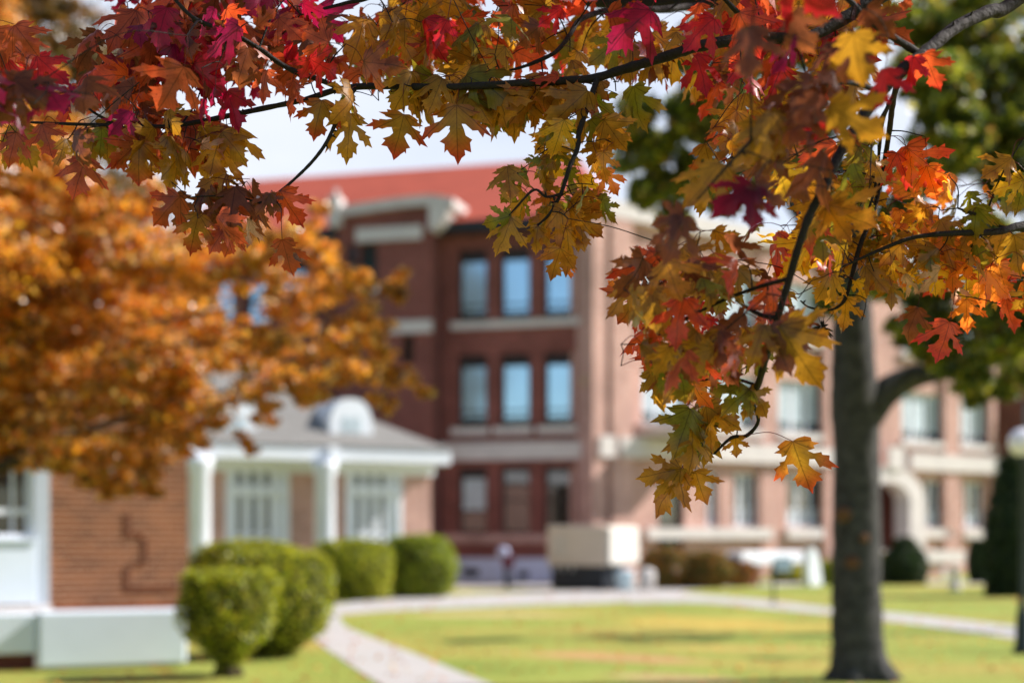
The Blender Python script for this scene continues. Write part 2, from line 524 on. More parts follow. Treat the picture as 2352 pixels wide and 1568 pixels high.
m = MB()
m.poly([(-900, -300, 0), (900, -300, 0), (900, 1500, 0), (-900, 1500, 0)])
tag(m.build('lawn', lawnmat()), 'mown green lawn with yellow and bare earth patches', kind='structure')


def gpt(px, py):
    d = EYE * F / (py - HZ)
    return ((px - 1176) / F * d, d)


def ribbon(name, L, R, mat, z=0.004, label='', kind='structure'):
    m = MB()
    l = [gpt(*p) if len(p) == 2 else p[:2] for p in L]
    r = [gpt(*p) if len(p) == 2 else p[:2] for p in R]
    l3 = spline([(a, b, 0) for a, b in l], 6); r3 = spline([(a, b, 0) for a, b in r], 6)
    n = min(len(l3), len(r3))
    for i in range(n - 1):
        m.poly([(l3[i][0], l3[i][1], z), (r3[i][0], r3[i][1], z), (r3[i + 1][0], r3[i + 1][1], z), (l3[i + 1][0], l3[i + 1][1], z)])
    return tag(m.build(name, mat), label, kind=kind)


# near footpath: from the hedge bend down to the lower edge and past it
ribbon('footpath', [(680, 1412), (700, 1446), (740, 1482), (800, 1524), (868, 1568), (-0.35, 11.0, 0)],
       [(776, 1400), (790, 1434), (860, 1466), (970, 1508), (1120, 1568), (1.1, 11.0, 0)], M_CONC, 0.008, 'pale concrete footpath curving past the topiary')
# cross walk from hedge to the generator pad and on to the right
ribbon('walkway', [(700, 1398), (850, 1377), (1000, 1368), (1200, 1360), (1480, 1348), (1620, 1343), (1900, 1336), (2300, 1334)],
       [(700, 1420), (850, 1405), (1000, 1398), (1200, 1390), (1480, 1378), (1620, 1352), (1900, 1343), (2300, 1342)], M_CONC, 0.004, 'pale concrete walkway crossing the lawn toward the generator')
ribbon('pavement', [(1460, 1352), (1620, 1366), (1760, 1378), (1913, 1396), (2100, 1412), (2352, 1441), (2700, 1490)],
       [(1440, 1384), (1620, 1384), (1760, 1397), (1913, 1411), (2100, 1433), (2352, 1470), (2700, 1535)], M_CONC, 0.008, 'pale concrete pavement running off to the right')
m = MB()
a, b = gpt(1040, 1352), gpt(1500, 1352)
m.poly([(a[0], a[1], 0.006), (b[0], b[1], 0.006), (b[0], 46.5, 0.006), (a[0], 46.5, 0.006)])
tag(m.build('service_yard', M_CONC), 'concrete yard in front of the basement wall', kind='structure')

# ------------------------------------------------------------------ windows
def window(parent, fr, u0, u1, z0, z1, kind, o=0.0, depth=0.24):
    fo = o - depth
    f = MB()
    t = 0.07
    q0, q1 = fo, fo + 0.08
    f.box(fr, u0, u0 + t, z0, z1, q0, q1); f.box(fr, u1 - t, u1, z0, z1, q0, q1)
    f.box(fr, u0 + t, u1 - t, z0, z0 + t, q0, q1); f.box(fr, u0 + t, u1 - t, z1 - t, z1, q0, q1)
    a, b, c, d = u0 + t, u1 - t, z0 + t, z1 - t
    fm, gm, bm = M_FRAMED, M_GLASS, M_SKYPANE
    sky_or_curtains = []
    if kind == 'sash':        # pale sheet stands in for reflected sky, lower sash with two rails
        f.box(fr, a, b, d - 0.34, d, q0, q1 - 0.02)
        f.box(fr, a, b, c + 0.42, c + 0.48, q0, q1 - 0.02)
        f.box(fr, a, b, c + 0.2, c + 0.23, q0, q1 - 0.03)
        sky_or_curtains = [(a + 0.02, b - 0.02, c + 0.23, d - 0.34)]
    elif kind == 'dark':
        f.box(fr, a, b, (c + d) / 2 - 0.03, (c + d) / 2 + 0.03, q0, q1 - 0.02)
    elif kind == 'halfblind':
        f.box(fr, a, b, d - 0.3, d, q0, q1 - 0.02)
        f.box(fr, a, b, (c + d) / 2 - 0.38, (c + d) / 2 - 0.32, q0, q1 - 0.02)
        sky_or_curtains = [(a + 0.04, b - 0.02, (c + d) / 2 - 0.32, d - 0.3)]; bm = M_BLINDW
    elif kind in ('triple', 'tripled', 'double'):
        fm = M_WHITE
        k = 2 if kind == 'double' else 3
        gm = M_TEAL
        w = (b - a) / k
        for i in range(1, k):
            f.box(fr, a + i * w - 0.06, a + i * w + 0.06, c, d, q0, q1 - 0.01)
        if kind == 'tripled':
            f.box(fr, a, b, c + (d - c) * 0.3, c + (d - c) * 0.3 + 0.05, q0, q1 - 0.02)
            for i in range(k):
                sky_or_curtains.append((a + i * w + 0.08, a + (i + 1) * w - 0.2, c + 0.02, c + (d - c) * (0.28)))
        else:
            for i in range(k):
                sky_or_curtains.append((a + i * w + 0.1, a + (i + 1) * w - 0.14, c + (0.32 if kind == 'triple' else 0.05), d - 0.02))
        bm = M_BLINDW
    elif kind == 'door':
        gm = M_TEAL
        f.box(fr, a, b, c + 0.9, c + 1.0, q0, q1 - 0.02)
    w_ = f.build('window', fm, parent)
    if kind == 'door': w_.name = 'door'
    g = MB()
    g.poly([fr.pt(u0, z0, fo + 0.02), fr.pt(u1, z0, fo + 0.02), fr.pt(u1, z1, fo + 0.02), fr.pt(u0, z1, fo + 0.02)])
    g.build('pane', gm, w_)
    if sky_or_curtains:
        for q in sky_or_curtains:
            g = MB(); g.box(fr, q[0], q[1], q[2], q[3], fo + 0.022, fo + 0.032)
            g.build('sky_reflection' if bm is M_SKYPANE else 'curtain', bm, w_)
    return w_


# ------------------------------------------------------------------ main building (shaded wing)
A = Fac(1360, 46, -15)
hall = empty('brick_hall', A.pt(-4, 0, 0), 'three storey red brown brick hall with red tiled roof and shaded front', 'building')
ZB, ZR = 11.5, 15.4
uL, uR = A.u(430), A.u(1360)
cols = [(1053, 1118), (1150, 1217), (1250, 1320)]
ops, wins = [], []
for i, (a, b) in enumerate(cols):
    u0, u1 = A.u(a), A.u(b)
    for (z0, z1, k) in ((8.62, 11.0, 'sash'), (5.12, 7.52, 'sash'), (1.62, 3.8, 'halfblind' if i == 0 else 'dark')):
        wins.append((u0, u1, z0, z1, k))
for (a, b) in ((486, 534), (566, 614), (645, 700)):
    u0, u1 = A.u(a), A.u(b)
    for (z0, z1) in ((8.62, 11.0), (5.12, 7.52), (1.62, 3.8)):
        wins.append((u0, u1, z0, z1, 'sash'))
for w in wins: ops.append(w[:4])
m = MB(); wall(m, A, uL, uR, 0.75, ZB + 0.3, ops)
# back and side of the block so that it is a volume
m.poly([A.pt(uL, 0, -0.0), A.pt(uL, ZB, 0), A.pt(uL, ZB, -12), A.pt(uL, 0, -12)])
m.poly([A.pt(uL, 0, -12), A.pt(uL, ZB, -12), A.pt(uR + 4, ZB, -12), A.pt(uR + 4, 0, -12)])
m.build('wall', M_BRICK, hall)
for w in wins: window(hall, A, *w)
m = MB()
ua, ub = A.u(1036), A.u(1345)
m.box(A, ua, ub, 8.36, 8.6, 0, 0.1); m.build('window_sill', M_STONE, hall)
for (a, b) in cols:
    m = MB(); m.box(A, A.u(a - 16), A.u(b + 6), 4.86, 5.1, 0, 0.12); m.build('window_sill', M_STONE, hall)
m = MB(); m.box(A, A.u(1010), uR, 4.02, 4.6, 0, 0.14)
m.build('stone_band', M_STONE, hall)
m = MB(); m.box(A, A.u(1010), uR, 1.3, 1.58, 0, 0.1); m.build('sill_course', M_BRICKP, hall)
m = MB()
wall(m, A, A.u(1010), uR, 0, 0.745, [(A.u(1062), A.u(1102), 0.2, 0.46), (A.u(1190), A.u(1215), 0.15, 0.36)], 0.08, 0.2)
m.box(A, A.u(1010), uR, 0.745, 0.8, 0, 0.1)
m.build('basement_wall', M_STONEB, hall)
m = MB(); m.box(A, A.u(1060), A.u(1104), 0.18, 0.48, -0.1, -0.02); m.build('basement_vent', M_DARKMET, hall)
m = MB(); m.box(A, A.u(1188), A.u(1217), 0.13, 0.38, -0.1, -0.02)
m.build('basement_vent', M_DARKMET, hall)
# gutter + roof
m = MB(); m.box(A, uL, uR + 0.5, ZB - 0.02, ZB + 0.34, 0.02, 0.6)
m.tube([A.pt(A.u(1006), ZB, 0.18), A.pt(A.u(1006), 0.3, 0.18)], [0.11, 0.11], 10)
m.tube([A.pt(A.u(968), ZB - 0.1, 1.0), A.pt(A.u(1006), ZB + 0.1, 0.2)], [0.12, 0.12], 8)
m.build('gutter', M_GUTTER, hall)
m = MB()
re = 0.62; zr = ZB + 0.34
L0, L1 = uL - 0.6, uR + 0.7
RB = -6.0
m.poly([A.pt(L0, zr, re), A.pt(L1, zr, re), A.pt(L1 - 2.5, ZR, RB), A.pt(L0, ZR, RB)])
m.poly([A.pt(L1, zr, re), A.pt(L1, zr, -12.6), A.pt(L1 - 2.5, ZR, RB)])
m.poly([A.pt(L1, zr, -12.6), A.pt(L0, zr, -12.6), A.pt(L0, ZR, RB), A.pt(L1 - 2.5, ZR, RB)])
m.poly([A.pt(L0, zr, -12.6), A.pt(L0, zr, re), A.pt(L0, ZR, RB)])
m.build('roof', M_ROOFR, hall)
# wall lamp
m = MB(); m.lathe(A.pt(A.u(1356), 6.35, 0.25), [(0.02, 0), (0.2, 0.03), (0.24, 0.18), (0.2, 0.32), (0.05, 0.38)], 14)
m.box(A, A.u(1356) - 0.05, A.u(1356) + 0.05, 6.5, 6.6, 0, 0.2)
m.build('wall_lamp', plain('tan lamp', lin(190, 165, 125), 0.5, 0.1, 3), hall)

# projecting bay with curved stone parapet
BO = 1.0
Bf = Fac(985, A.Y(985), -15, BO)
bl, br_ = A.u(775, BO) - A.u(985, 0), 0.0
bl = Bf.u(775); br_ = Bf.u(990)
zt = Bf.z(900, 480)
m = MB()
w3 = (Bf.u(826), Bf.u(866), Bf.z(845, 655), Bf.z(845, 560))
w2 = (Bf.u(924), Bf.u(950), Bf.z(937, 832), Bf.z(937, 770))
w4 = (Bf.u(797), Bf.u(820), Bf.z(845, 655), Bf.z(845, 560))
wall(m, Bf, bl, br_, 0, zt, [w3, w2, w4])
m.poly([Bf.pt(br_, 0, 0), Bf.pt(br_, 0, -1.0), Bf.pt(br_, zt, -1.0), Bf.pt(br_, zt, 0)])
m.poly([Bf.pt(bl, 0, 0), Bf.pt(bl, zt, 0), Bf.pt(bl, zt, -1.0), Bf.pt(bl, 0, -1.0)])
m.poly([Bf.pt(bl, zt, 0), Bf.pt(br_, zt, 0), Bf.pt(br_, zt, -1.4), Bf.pt(bl, zt, -1.4)])
m.build('bay_wall', M_BRICK, hall)
window(hall, Bf, *w3, 'door'); window(hall, Bf, *w2, 'dark'); window(hall, Bf, *w4, 'door')
m = MB()
m.box(Bf, Bf.u(820), br_ - 0.3, Bf.z(900, 553), Bf.z(900, 522), 0, 0.12); m.build('stone_band', M_STONE, hall)
m = MB(); m.box(Bf, Bf.u(890), br_ + 0.05, Bf.z(940, 765), Bf.z(940, 737), 0, 0.12); m.build('stone_band', M_STONE, hall)
m = MB(); m.box(Bf, Bf.u(818), Bf.u(872), Bf.z(845, 672), Bf.z(845, 657), 0, 0.12); m.build('window_sill', M_STONE, hall)
m = MB()   # curved coping: a swept slab that droops to the right
n = 16
ce0, ce1 = Bf.u(775), Bf.u(1046)
prev = None
for i in range(n + 1):
    t = i / n
    u = ce0 + (ce1 - ce0) * t
    bow = 0.05 * math.sin(math.pi * min(1, t * 1.05))
    dr = -0.2 * max(0, (t - 0.72) / 0.28) ** 2
    top = zt + 0.38 + bow + dr - 0.25 * (1 - t)
    bot = top - 0.32 + 0.06 * max(0, (t - 0.8) / 0.2)
    sec = (u, bot, top)
    if prev:
        a, b = prev, sec
        for (p, q) in (((a[1], 0.22), (a[2], 0.2)), ((a[2], 0.22), (a[2], -1.4)), ((a[1], -1.4), (a[1], 0.2))):
            pass
        m.poly([Bf.pt(a[0], a[1], 0.22), Bf.pt(b[0], b[1], 0.22), Bf.pt(b[0], b[2], 0.22), Bf.pt(a[0], a[2], 0.2)])
        m.poly([Bf.pt(a[0], a[2], 0.22), Bf.pt(b[0], b[2], 0.22), Bf.pt(b[0], b[2], -1.4), Bf.pt(a[0], a[2], -1.4)])
        m.poly([Bf.pt(a[0], a[1], -1.4), Bf.pt(b[0], b[1], -1.4), Bf.pt(b[0], b[1], 0.22), Bf.pt(a[0], a[1], 0.2)])
    prev = sec
m.poly([Bf.pt(prev[0], prev[1], 0.22), Bf.pt(prev[0], prev[1], -1.4), Bf.pt(prev[0], prev[2], -1.4), Bf.pt(prev[0], prev[2], 0.2)])
# scroll bracket under its right end
ub0 = Bf.u(988)
zz = prev[1]
pr = [(ub0 + 0.02, zz + 0.1), (Bf.u(1040), zz + 0.08), (Bf.u(1030), zz - 0.28), (Bf.u(1015), zz - 0.55), (Bf.u(1000), zz - 0.72), (ub0 + 0.02, zz - 0.72)]
m.poly([Bf.pt(u, z, 0.22) for u, z in pr]); m.poly([Bf.pt(u, z, -0.6) for u, z in pr][::-1])
for i in range(len(pr)):
    a, b = pr[i], pr[(i + 1) % len(pr)]
    m.poly([Bf.pt(a[0], a[1], -0.6), Bf.pt(b[0], b[1], -0.6), Bf.pt(b[0], b[1], 0.22), Bf.pt(a[0], a[1], 0.22)])
m.build('parapet', M_STONE, hall)
m = MB()
m.box(Bf, Bf.u(762), Bf.u(787), zt - 0.5, zt + 0.45, -0.2, 0.35)
c = Bf.pt(Bf.u(774), zt + 0.45, 0.07)
m.lathe(c, [(0.16, 0), (0.14, 0.08), (0.06, 0.12), (0.09, 0.22), (0.02, 0.34)], 12)
m.build('finial', M_STONE, hall)

# ------------------------------------------------------------------ sunlit wing
Wg = Fac(1405, 46, 38)
wing = empty('entrance_wing', Wg.pt(10, 0, 0), 'sunlit pink brick wing with pale stone bands and arched entrance behind the grey trunk', 'building')
w0, w1 = Wg.u(1362), Wg.u(2288)
ZP = 12.2
ops = []; wins = []
def addw(px0, px1, z0, z1, k):
    wins.append((Wg.u(px0), Wg.u(px1), z0, z1, k))
for (a, b, k) in ((1622, 1652, 'double'), (1684, 1742, 'tripled'), (1808, 1896, 'tripled'), (2120, 2174, 'tripled'), (2212, 2262, 'tripled')):
    addw(a, b, 1.85, 3.72, k)
addw(1512, 1572, 0.9, 3.4, 'door')
for (a, b, k) in ((1476, 1584, 'triple'), (1626, 1742, 'triple'), (1788, 1896, 'triple'), (2072, 2170, 'triple'), (2204, 2276, 'triple')):
    addw(a, b, 5.25, 7.15, k); addw(a, b, 8.7, 10.7, k)
ops = [w[:4] for w in wins]
# arched door opening as stepped slices
ac0, ac1 = Wg.u(1978), Wg.u(2073)
az0, aspring, apex = 0.5, 2.9, Wg.z(2040, 1108)
def archz(u, c0, c1, sp, ap):
    t = abs((u - (c0 + c1) / 2) / ((c1 - c0) / 2)); t = min(t, 1)
    return sp + (ap - sp) * (1 - t ** 2.1) ** 0.62
for i in range(10):
    a = ac0 + (ac1 - ac0) * i / 10; b = ac0 + (ac1 - ac0) * (i + 1) / 10
    ops.append((a, b, az0, archz((a + b) / 2, ac0, ac1, aspring, apex)))
m = MB(); wall(m, Wg, w0, w1, 0, ZP, ops, 0, 0.3)
m.poly([Wg.pt(w1, 0, 0), Wg.pt(w1, 0, -12), Wg.pt(w1, ZP, -12), Wg.pt(w1, ZP, 0)])
m.poly([Wg.pt(w0, 0, 0), Wg.pt(w0, ZP, 0), Wg.pt(w0, ZP, -3), Wg.pt(w0, 0, -3)])
m.poly([Wg.pt(w1, 0, -12), Wg.pt(w0 + 4, 0, -12), Wg.pt(w0 + 4, ZP, -12), Wg.pt(w1, ZP, -12)])
m.poly([Wg.pt(w0, ZP - 0.3, 0), Wg.pt(w1, ZP - 0.3, 0), Wg.pt(w1, ZP - 0.3, -12), Wg.pt(w0, ZP - 0.3, -12)])
m.build('wall', M_BRICKP, wing)
for w in wins: window(wing, Wg, *w)
# piers
m = MB()
for (a, b, o) in ((1362, 1393, 0.32), (1406, 1453, 0.4), (1895, 1915, 0.25), (2172, 2206, 0.22), (2276, 2288, 0.2), (1748, 1784, 0.12)):
    m = MB(); m.box(Wg, Wg.u(a, o), Wg.u(b, o), 0, ZP - 0.5, 0, o); m.build('pier', M_BRICKP, wing)
def band(a, b, z0, z1, o=0.3, nm='stone_band'):
    m = MB(); m.box(Wg, Wg.u(a), Wg.u(b), z0, z1, 0, o); m.build(nm, M_STONE, wing)
band(1360, 1395, 4.05, 4.72, 0.42); band(1404, 1456, 4.05, 4.72, 0.5)
band(1458, 1975, 4.08, 4.72, 0.34); band(2078, 2280, 4.08, 4.74, 0.34)
for (a, b, k) in ((1470, 1590, 0), (1620, 1746, 0), (1782, 1902, 0), (2066, 2176, 0), (2198, 2282, 0)):
    band(a, b, 4.98, 5.23, 0.2, 'window_sill'); band(a, b, 8.42, 8.68, 0.2, 'window_sill')
for (a, b) in ((1478, 1765), (1800, 1905), (2114, 2180), (2206, 2282)): band(a, b, 1.42, 1.8, 0.22, 'window_sill')
band(1360, 2290, ZP - 0.45, ZP + 0.1, 0.35, 'cornice')
# stone arch surround
m = MB()
def ring(c0, c1, ex0, ex1, o):
    pin, pout = [], []
    n = 28
    pin.append((c0, az0)); pout.append((ex0, az0))
    for i in range(n + 1):
        t = i / n
        u = (c0 + c1) / 2 - (c1 - c0) / 2 * math.cos(math.pi * t)
        uo = (ex0 + ex1) / 2 - (ex1 - ex0) / 2 * math.cos(math.pi * t)
        pin.append((u, archz(u, c0, c1, aspring, apex))); pout.append((uo, archz(uo, ex0, ex1, aspring, apex + 0.62)))
    pin.append((c1, az0)); pout.append((ex1, az0))
    for i in range(len(pin) - 1):
        a, b, c, d = pin[i], pin[i + 1], pout[i + 1], pout[i]
        m.poly([Wg.pt(*a, o), Wg.pt(*b, o), Wg.pt(*c, o), Wg.pt(*d, o)])
        m.poly([Wg.pt(*d, o), Wg.pt(*c, o), Wg.pt(*c, -0.02), Wg.pt(*d, -0.02)])
        m.poly([Wg.pt(*b, o), Wg.pt(*a, o), Wg.pt(*a, -0.35), Wg.pt(*b, -0.35)])
ring(ac0 + 0.05, ac1 - 0.05, Wg.u(1945), Wg.u(2106), 0.4)
m.box(Wg, Wg.u(2018), Wg.u(2052), apex + 0.5, 4.9, 0.38, 0.52)
m.build('entrance_arch', M_STONE, wing)
m = MB()
m.poly([Wg.pt(ac0, 0, -1.6), Wg.pt(ac1, 0, -1.6), Wg.pt(ac1, 4.4, -1.6), Wg.pt(ac0, 4.4, -1.6)])
m.poly([Wg.pt(ac0 - 0.02, 0, -0.3), Wg.pt(ac0 - 0.02, 4.4, -0.3), Wg.pt(ac0 - 0.02, 4.4, -1.6), Wg.pt(ac0 - 0.02, 0, -1.6)])
m.poly([Wg.pt(ac1 + 0.02, 0, -0.3), Wg.pt(ac1 + 0.02, 0, -1.6), Wg.pt(ac1 + 0.02, 4.4, -1.6), Wg.pt(ac1 + 0.02, 4.4, -0.3)])
m.poly([Wg.pt(ac0, 4.4, -0.3), Wg.pt(ac1, 4.4, -0.3), Wg.pt(ac1, 4.4, -1.6), Wg.pt(ac0, 4.4, -1.6)])
m.box(Wg, ac0, ac1, 0, az0, -1.6, -0.31)
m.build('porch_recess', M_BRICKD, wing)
m = MB(); m.box(Wg, ac0 + 0.3, ac1 - 0.3, az0, 2.8, -1.58, -1.5); m.box(Wg, (ac0 + ac1) / 2 - 0.03, (ac0 + ac1) / 2 + 0.03, az0, 2.8, -1.5, -1.46)
m.build('door', M_DARKMET, wing)
# balcony slab over the side door
m = MB(); m.box(Wg, Wg.u(1462), Wg.u(1600), 4.82, 5.2, 0.0, 1.9)
m.box(Wg, Wg.u(1462) + 0.02, Wg.u(1600) - 0.02, 5.2, 5.3, 1.7, 1.85)
m.build('balcony', M_STONE, wing)
# entrance stair cheek walls
m = MB()
def slabs(mb_s, mb_b, px0, px1, o0, o1, ztop, th):
    a, b = Wg.u(px0, o1), Wg.u(px1, o1)
    mb_s.box(Wg, a, b, ztop - th, ztop, o0, o1)
    mb_b.box(Wg, a + (b - a) * 0.18, b - (b - a) * 0.42, 0, ztop - th, o0, o1 - 0.15)
ms, mbk = MB(), MB()
slabs(ms, mbk, 2108, 2216, 0.35, 3.6, 0.98, 0.42)
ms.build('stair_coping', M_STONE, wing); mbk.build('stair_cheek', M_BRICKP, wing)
m = MB()
for i in range(4): m.box(Wg, ac0 - 0.2, ac1 + 0.2, i * 0.14, (i + 1) * 0.14, 0.0, 2.4 - i * 0.5)
m.build('stair', M_CONC, wing)

# dark brick house end beyond the wing, at the right edge
D = Fac(2284, 60, 5)
dk = empty('brick_annex', D.pt(1, 0, 0), 'dark maroon brick annex at the far right beyond the wing', 'building')
m = MB(); wall(m, D, 0, 9, 0, 11, [(1.3, 2.4, 5.2, 7.2), (4, 5.2, 5.2, 7.2)])
m.poly([D.pt(0, 0, 0), D.pt(0, 11, 0), D.pt(0, 11, -9), D.pt(0, 0, -9)])
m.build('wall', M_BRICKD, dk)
window(dk, D, 1.3, 2.4, 5.2, 7.2, 'dark'); window(dk, D, 4, 5.2, 5.2, 7.2, 'dark')
m = MB(); m.box(D, -0.2, 9.2, 11, 11.4, -9, 0.3); m.build('roof', M_GUTTER, dk)

# ------------------------------------------------------------------ pavilion
Pv = Fac(990, 40, 30)
pav = empty('brick_pavilion', Pv.pt(-4, 0, 0), 'low pink brick pavilion with grey hipped roof and round white columns', 'building')
pL = -15.0
ops = []
for (a, b) in ((518, 664), (794, 923)):
    ops.append((Pv.u(a), Pv.u(b), 1.0, Pv.z((a + b) / 2, 1072)))
m = MB(); wall(m, Pv, pL, 0, 0, 3.5, ops, 0, 0.2)
m.poly([Pv.pt(0, 0, 0), Pv.pt(0, 0, -7), Pv.pt(0, 3.5, -7), Pv.pt(0, 3.5, 0)])
m.poly([Pv.pt(0, 0, -7), Pv.pt(pL, 0, -7), Pv.pt(pL, 3.5, -7), Pv.pt(0, 3.5, -7)])
m.poly([Pv.pt(pL, 0, -7), Pv.pt(pL, 0, 0), Pv.pt(pL, 3.5, 0), Pv.pt(pL, 3.5, -7)])
m.build('wall', M_BRICKP, pav)
for (u0, u1, z0, z1) in ops:
    f = MB(); t = 0.13; q = -0.16
    f.box(Pv, u0, u0 + t, z0, z1, q, 0.04); f.box(Pv, u1 - t, u1, z0, z1, q, 0.04)
    f.box(Pv, u0 + t, u1 - t, z1 - 0.1, z1, q, 0.04); f.box(Pv, u0 + t, u1 - t, z0, z0 + 0.3, q, 0.04)
    zm = z0 + (z1 - z0) * 0.68
    f.box(Pv, u0 + t, u1 - t, zm, zm + 0.24, q, 0.05)
    a, b = u0 + t, u1 - t
    k = 4; w = (b - a) / k
    slots = []
    for i in range(k):
        f.box(Pv, a + i * w + 0.0, a + (i + 1) * w - (0.18 if i < k - 1 else 0), z0 + 0.3, zm, q, -0.06)
        f.box(Pv, a + i * w + 0.0, a + (i + 1) * w - (0.2 if i < k - 1 else 0), zm + 0.24, z1 - 0.1, q, -0.06)
    f.box(Pv, a, b, z0 + 0.55, z0 + 0.62, q + 0.05, -0.05)
    wo = f.build('window', M_WHITE, pav)
    g = MB(); g.poly([Pv.pt(u0, z0, q + 0.01), Pv.pt(u1, z0, q + 0.01), Pv.pt(u1, z1, q + 0.01), Pv.pt(u0, z1, q + 0.01)]); g.build('pane', M_TEAL, wo)
m = MB()
m.box(Pv, pL - 0.2, 0.05, 3.22, 3.5, 0.002, 0.12)
m.build('frieze', M_WHITE, pav)
m = MB(); EO = 0.9
m.box(Pv, pL - 0.8, Pv.u(1036, EO), 3.5, 3.88, -7.6, EO)
m.build('eave', M_WHITE, pav, 0.03)
ZE = 3.9
m = MB()
e0, e1, f0, f1 = pL - 0.85, Pv.u(1040, EO + .05), EO + 0.05, -7.65
hr = 4.4; zt_ = 6.2
rm = (f0 + f1) / 2
m.poly([Pv.pt(e0, ZE, f0), Pv.pt(e1, ZE, f0), Pv.pt(e1 - hr, zt_, rm), Pv.pt(e0 + hr, zt_, rm)])
m.poly([Pv.pt(e1, ZE, f0), Pv.pt(e1, ZE, f1), Pv.pt(e1 - hr, zt_, rm)])
m.poly([Pv.pt(e1, ZE, f1), Pv.pt(e0, ZE, f1), Pv.pt(e0 + hr, zt_, rm), Pv.pt(e1 - hr, zt_, rm)])
m.poly([Pv.pt(e0, ZE, f1), Pv.pt(e0, ZE, f0), Pv.pt(e0 + hr, zt_, rm)])
m.build('roof', M_ROOFG, pav)
# round headed white dormers
for (a, b) in ((758, 856), (492, 592)):
    o1 = 0.2
    u0, u1 = Pv.u(a, o1), Pv.u(b, o1)
    zb = Pv.z((a + b) / 2, 1000, o1); zt2 = Pv.z((a + b) / 2, 915, o1)
    n = 14; pr = []
    for i in range(n + 1):
        t = math.pi * i / n
        pr.append(((u0 + u1) / 2 - (u1 - u0) / 2 * (abs(math.cos(t)) ** 0.75) * (1 if math.cos(t) > 0 else -1), zb + 0.15 + (zt2 - zb - 0.15) * math.sin(t) ** 0.85))
    pr = [(u0, zb - 0.1)] + pr + [(u1, zb - 0.1)]
    m = MB()
    m.poly([Pv.pt(u, z, o1) for u, z in pr][::-1])
    for i in range(len(pr) - 1):
        p, q = pr[i], pr[i + 1]
        m.poly([Pv.pt(*p, o1), Pv.pt(*q, o1), Pv.pt(*q, o1 - 1.3), Pv.pt(*p, o1 - 1.3)])
    d_ = m.build('dormer', M_WHITE, pav)
    g = MB()
    for i in range(2):
        ua = u0 + (u1 - u0) * (0.3 + 0.24 * i); g.box(Pv, ua, ua + (u1 - u0) * 0.16, zb + 0.1, zb + (zt2 - zb) * 0.5, o1 + 0.01, o1 + 0.02)
    g.build('pane', M_BLINDW, d_)
# round columns
for px in (459, 746, 190):
    o = 1.0
    u = Pv.u(px, o)
    m = MB(); c = Pv.pt(u, 0, o)
    rr = 0.26
    m.lathe(c, [(0.34, 0), (0.34, 0.12), (0.3, 0.2), (rr + 0.02, 0.25), (rr, 0.4), (rr, 3.1), (rr + 0.04, 3.16), (rr + 0.02, 3.24), (0.33, 3.3), (0.33, 3.5)], 24)
    m.build('column', M_WHITE, pav)
m = MB(); u = Pv.u(770, 1.15); m.box(Pv, u - 0.12, u + 0.12, 3.46, 3.9, 0.96, 1.08); m.build('downpipe_head', M_WHITE, pav)

# ------------------------------------------------------------------ near house on the left
H = Fac(430, 18, 30)
house = empty('brick_house', H.pt(-1, 0, 0), 'orange brown brick house corner with white trimmed window behind the orange tree', 'house')
hL = -7.0
wu0, wu1 = H.u(-60), H.u(76)
m = MB(); wall(m, H, hL, 0, 0.64, 4.6, [(wu0, wu1, 1.55, 2.45)], 0, 0.16)
m.poly([H.pt(0, 0, 0), H.pt(0, 0, -6), H.pt(0, 4.6, -6), H.pt(0, 4.6, 0)])
m.poly([H.pt(hL, 0, 0), H.pt(hL, 4.6, 0), H.pt(hL, 4.6, -6), H.pt(hL, 0, -6)])
m.poly([H.pt(0, 0, -6), H.pt(hL, 0, -6), H.pt(hL, 4.6, -6), H.pt(0, 4.6, -6)])
m.build('wall', M_BRICKN, house)
m = MB()
x = H.u(108)
while x < -0.02:
    m.box(H, x, min(x + 0.062, -0.004), 0.52, 0.72, -0.2, 0.012); x += 0.072
m.build('soldier_course', plain('deep orange brick', lin(176, 100, 66), 0.85, 0.35, 6), house)
m = MB()   # thin proud strips, dark colour stands in for shadows of keyed bricks
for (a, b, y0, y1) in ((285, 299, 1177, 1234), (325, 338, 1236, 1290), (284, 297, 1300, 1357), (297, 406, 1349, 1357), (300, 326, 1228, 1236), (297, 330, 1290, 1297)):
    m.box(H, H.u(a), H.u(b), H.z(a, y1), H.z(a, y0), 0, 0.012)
m.build('relief_shadow', plain('brown shadow strip', lin(112, 64, 42), 0.85, 0.35, 6), house)
# window
f = MB(); t = 0.07; q = -0.14
f.box(H, wu0, wu0 + t, 1.55, 2.45, q, 0); f.box(H, wu1 - t, wu1, 1.55, 2.45, q, 0)
f.box(H, wu0 + t, wu1 - t, 1.55, 1.6, q, 0); f.box(H, wu0 + t, wu1 - t, 2.4, 2.45, q, 0); f.box(H, wu0 + t, wu1 - t, 1.83, 1.9, q, -0.05)
for k in range(1, 3):
    uu = wu0 + (wu1 - wu0) * k / 3; f.box(H, uu - 0.015, uu + 0.015, 1.6, 2.4, q + 0.02, -0.07)
wo = f.build('window', M_WHITE, house)
g = MB(); g.poly([H.pt(wu0, 1.55, q + 0.01), H.pt(wu1, 1.55, q + 0.01), H.pt(wu1, 2.45, q + 0.01), H.pt(wu0, 2.45, q + 0.01)]); g.build('pane', M_GLASS, wo)
m = MB(); m.box(H, H.u(76), H.u(112), 0.72, 2.6, 0.002, 0.05); m.box(H, H.u(-120), H.u(76), 2.45, 2.6, 0.002, 0.05); m.build('window_trim', plain('blue grey trim', lin(190, 200, 212), 0.5, 0.1, 2), house)
m = MB(); m.box(H, H.u(-140), H.u(80), 0.76, 1.52, 0.002, 0.09); m.box(H, H.u(-140), H.u(82), 1.50, 1.545, 0.002, 0.13); m.build('window_panel', M_WALLW, house, 0.01)
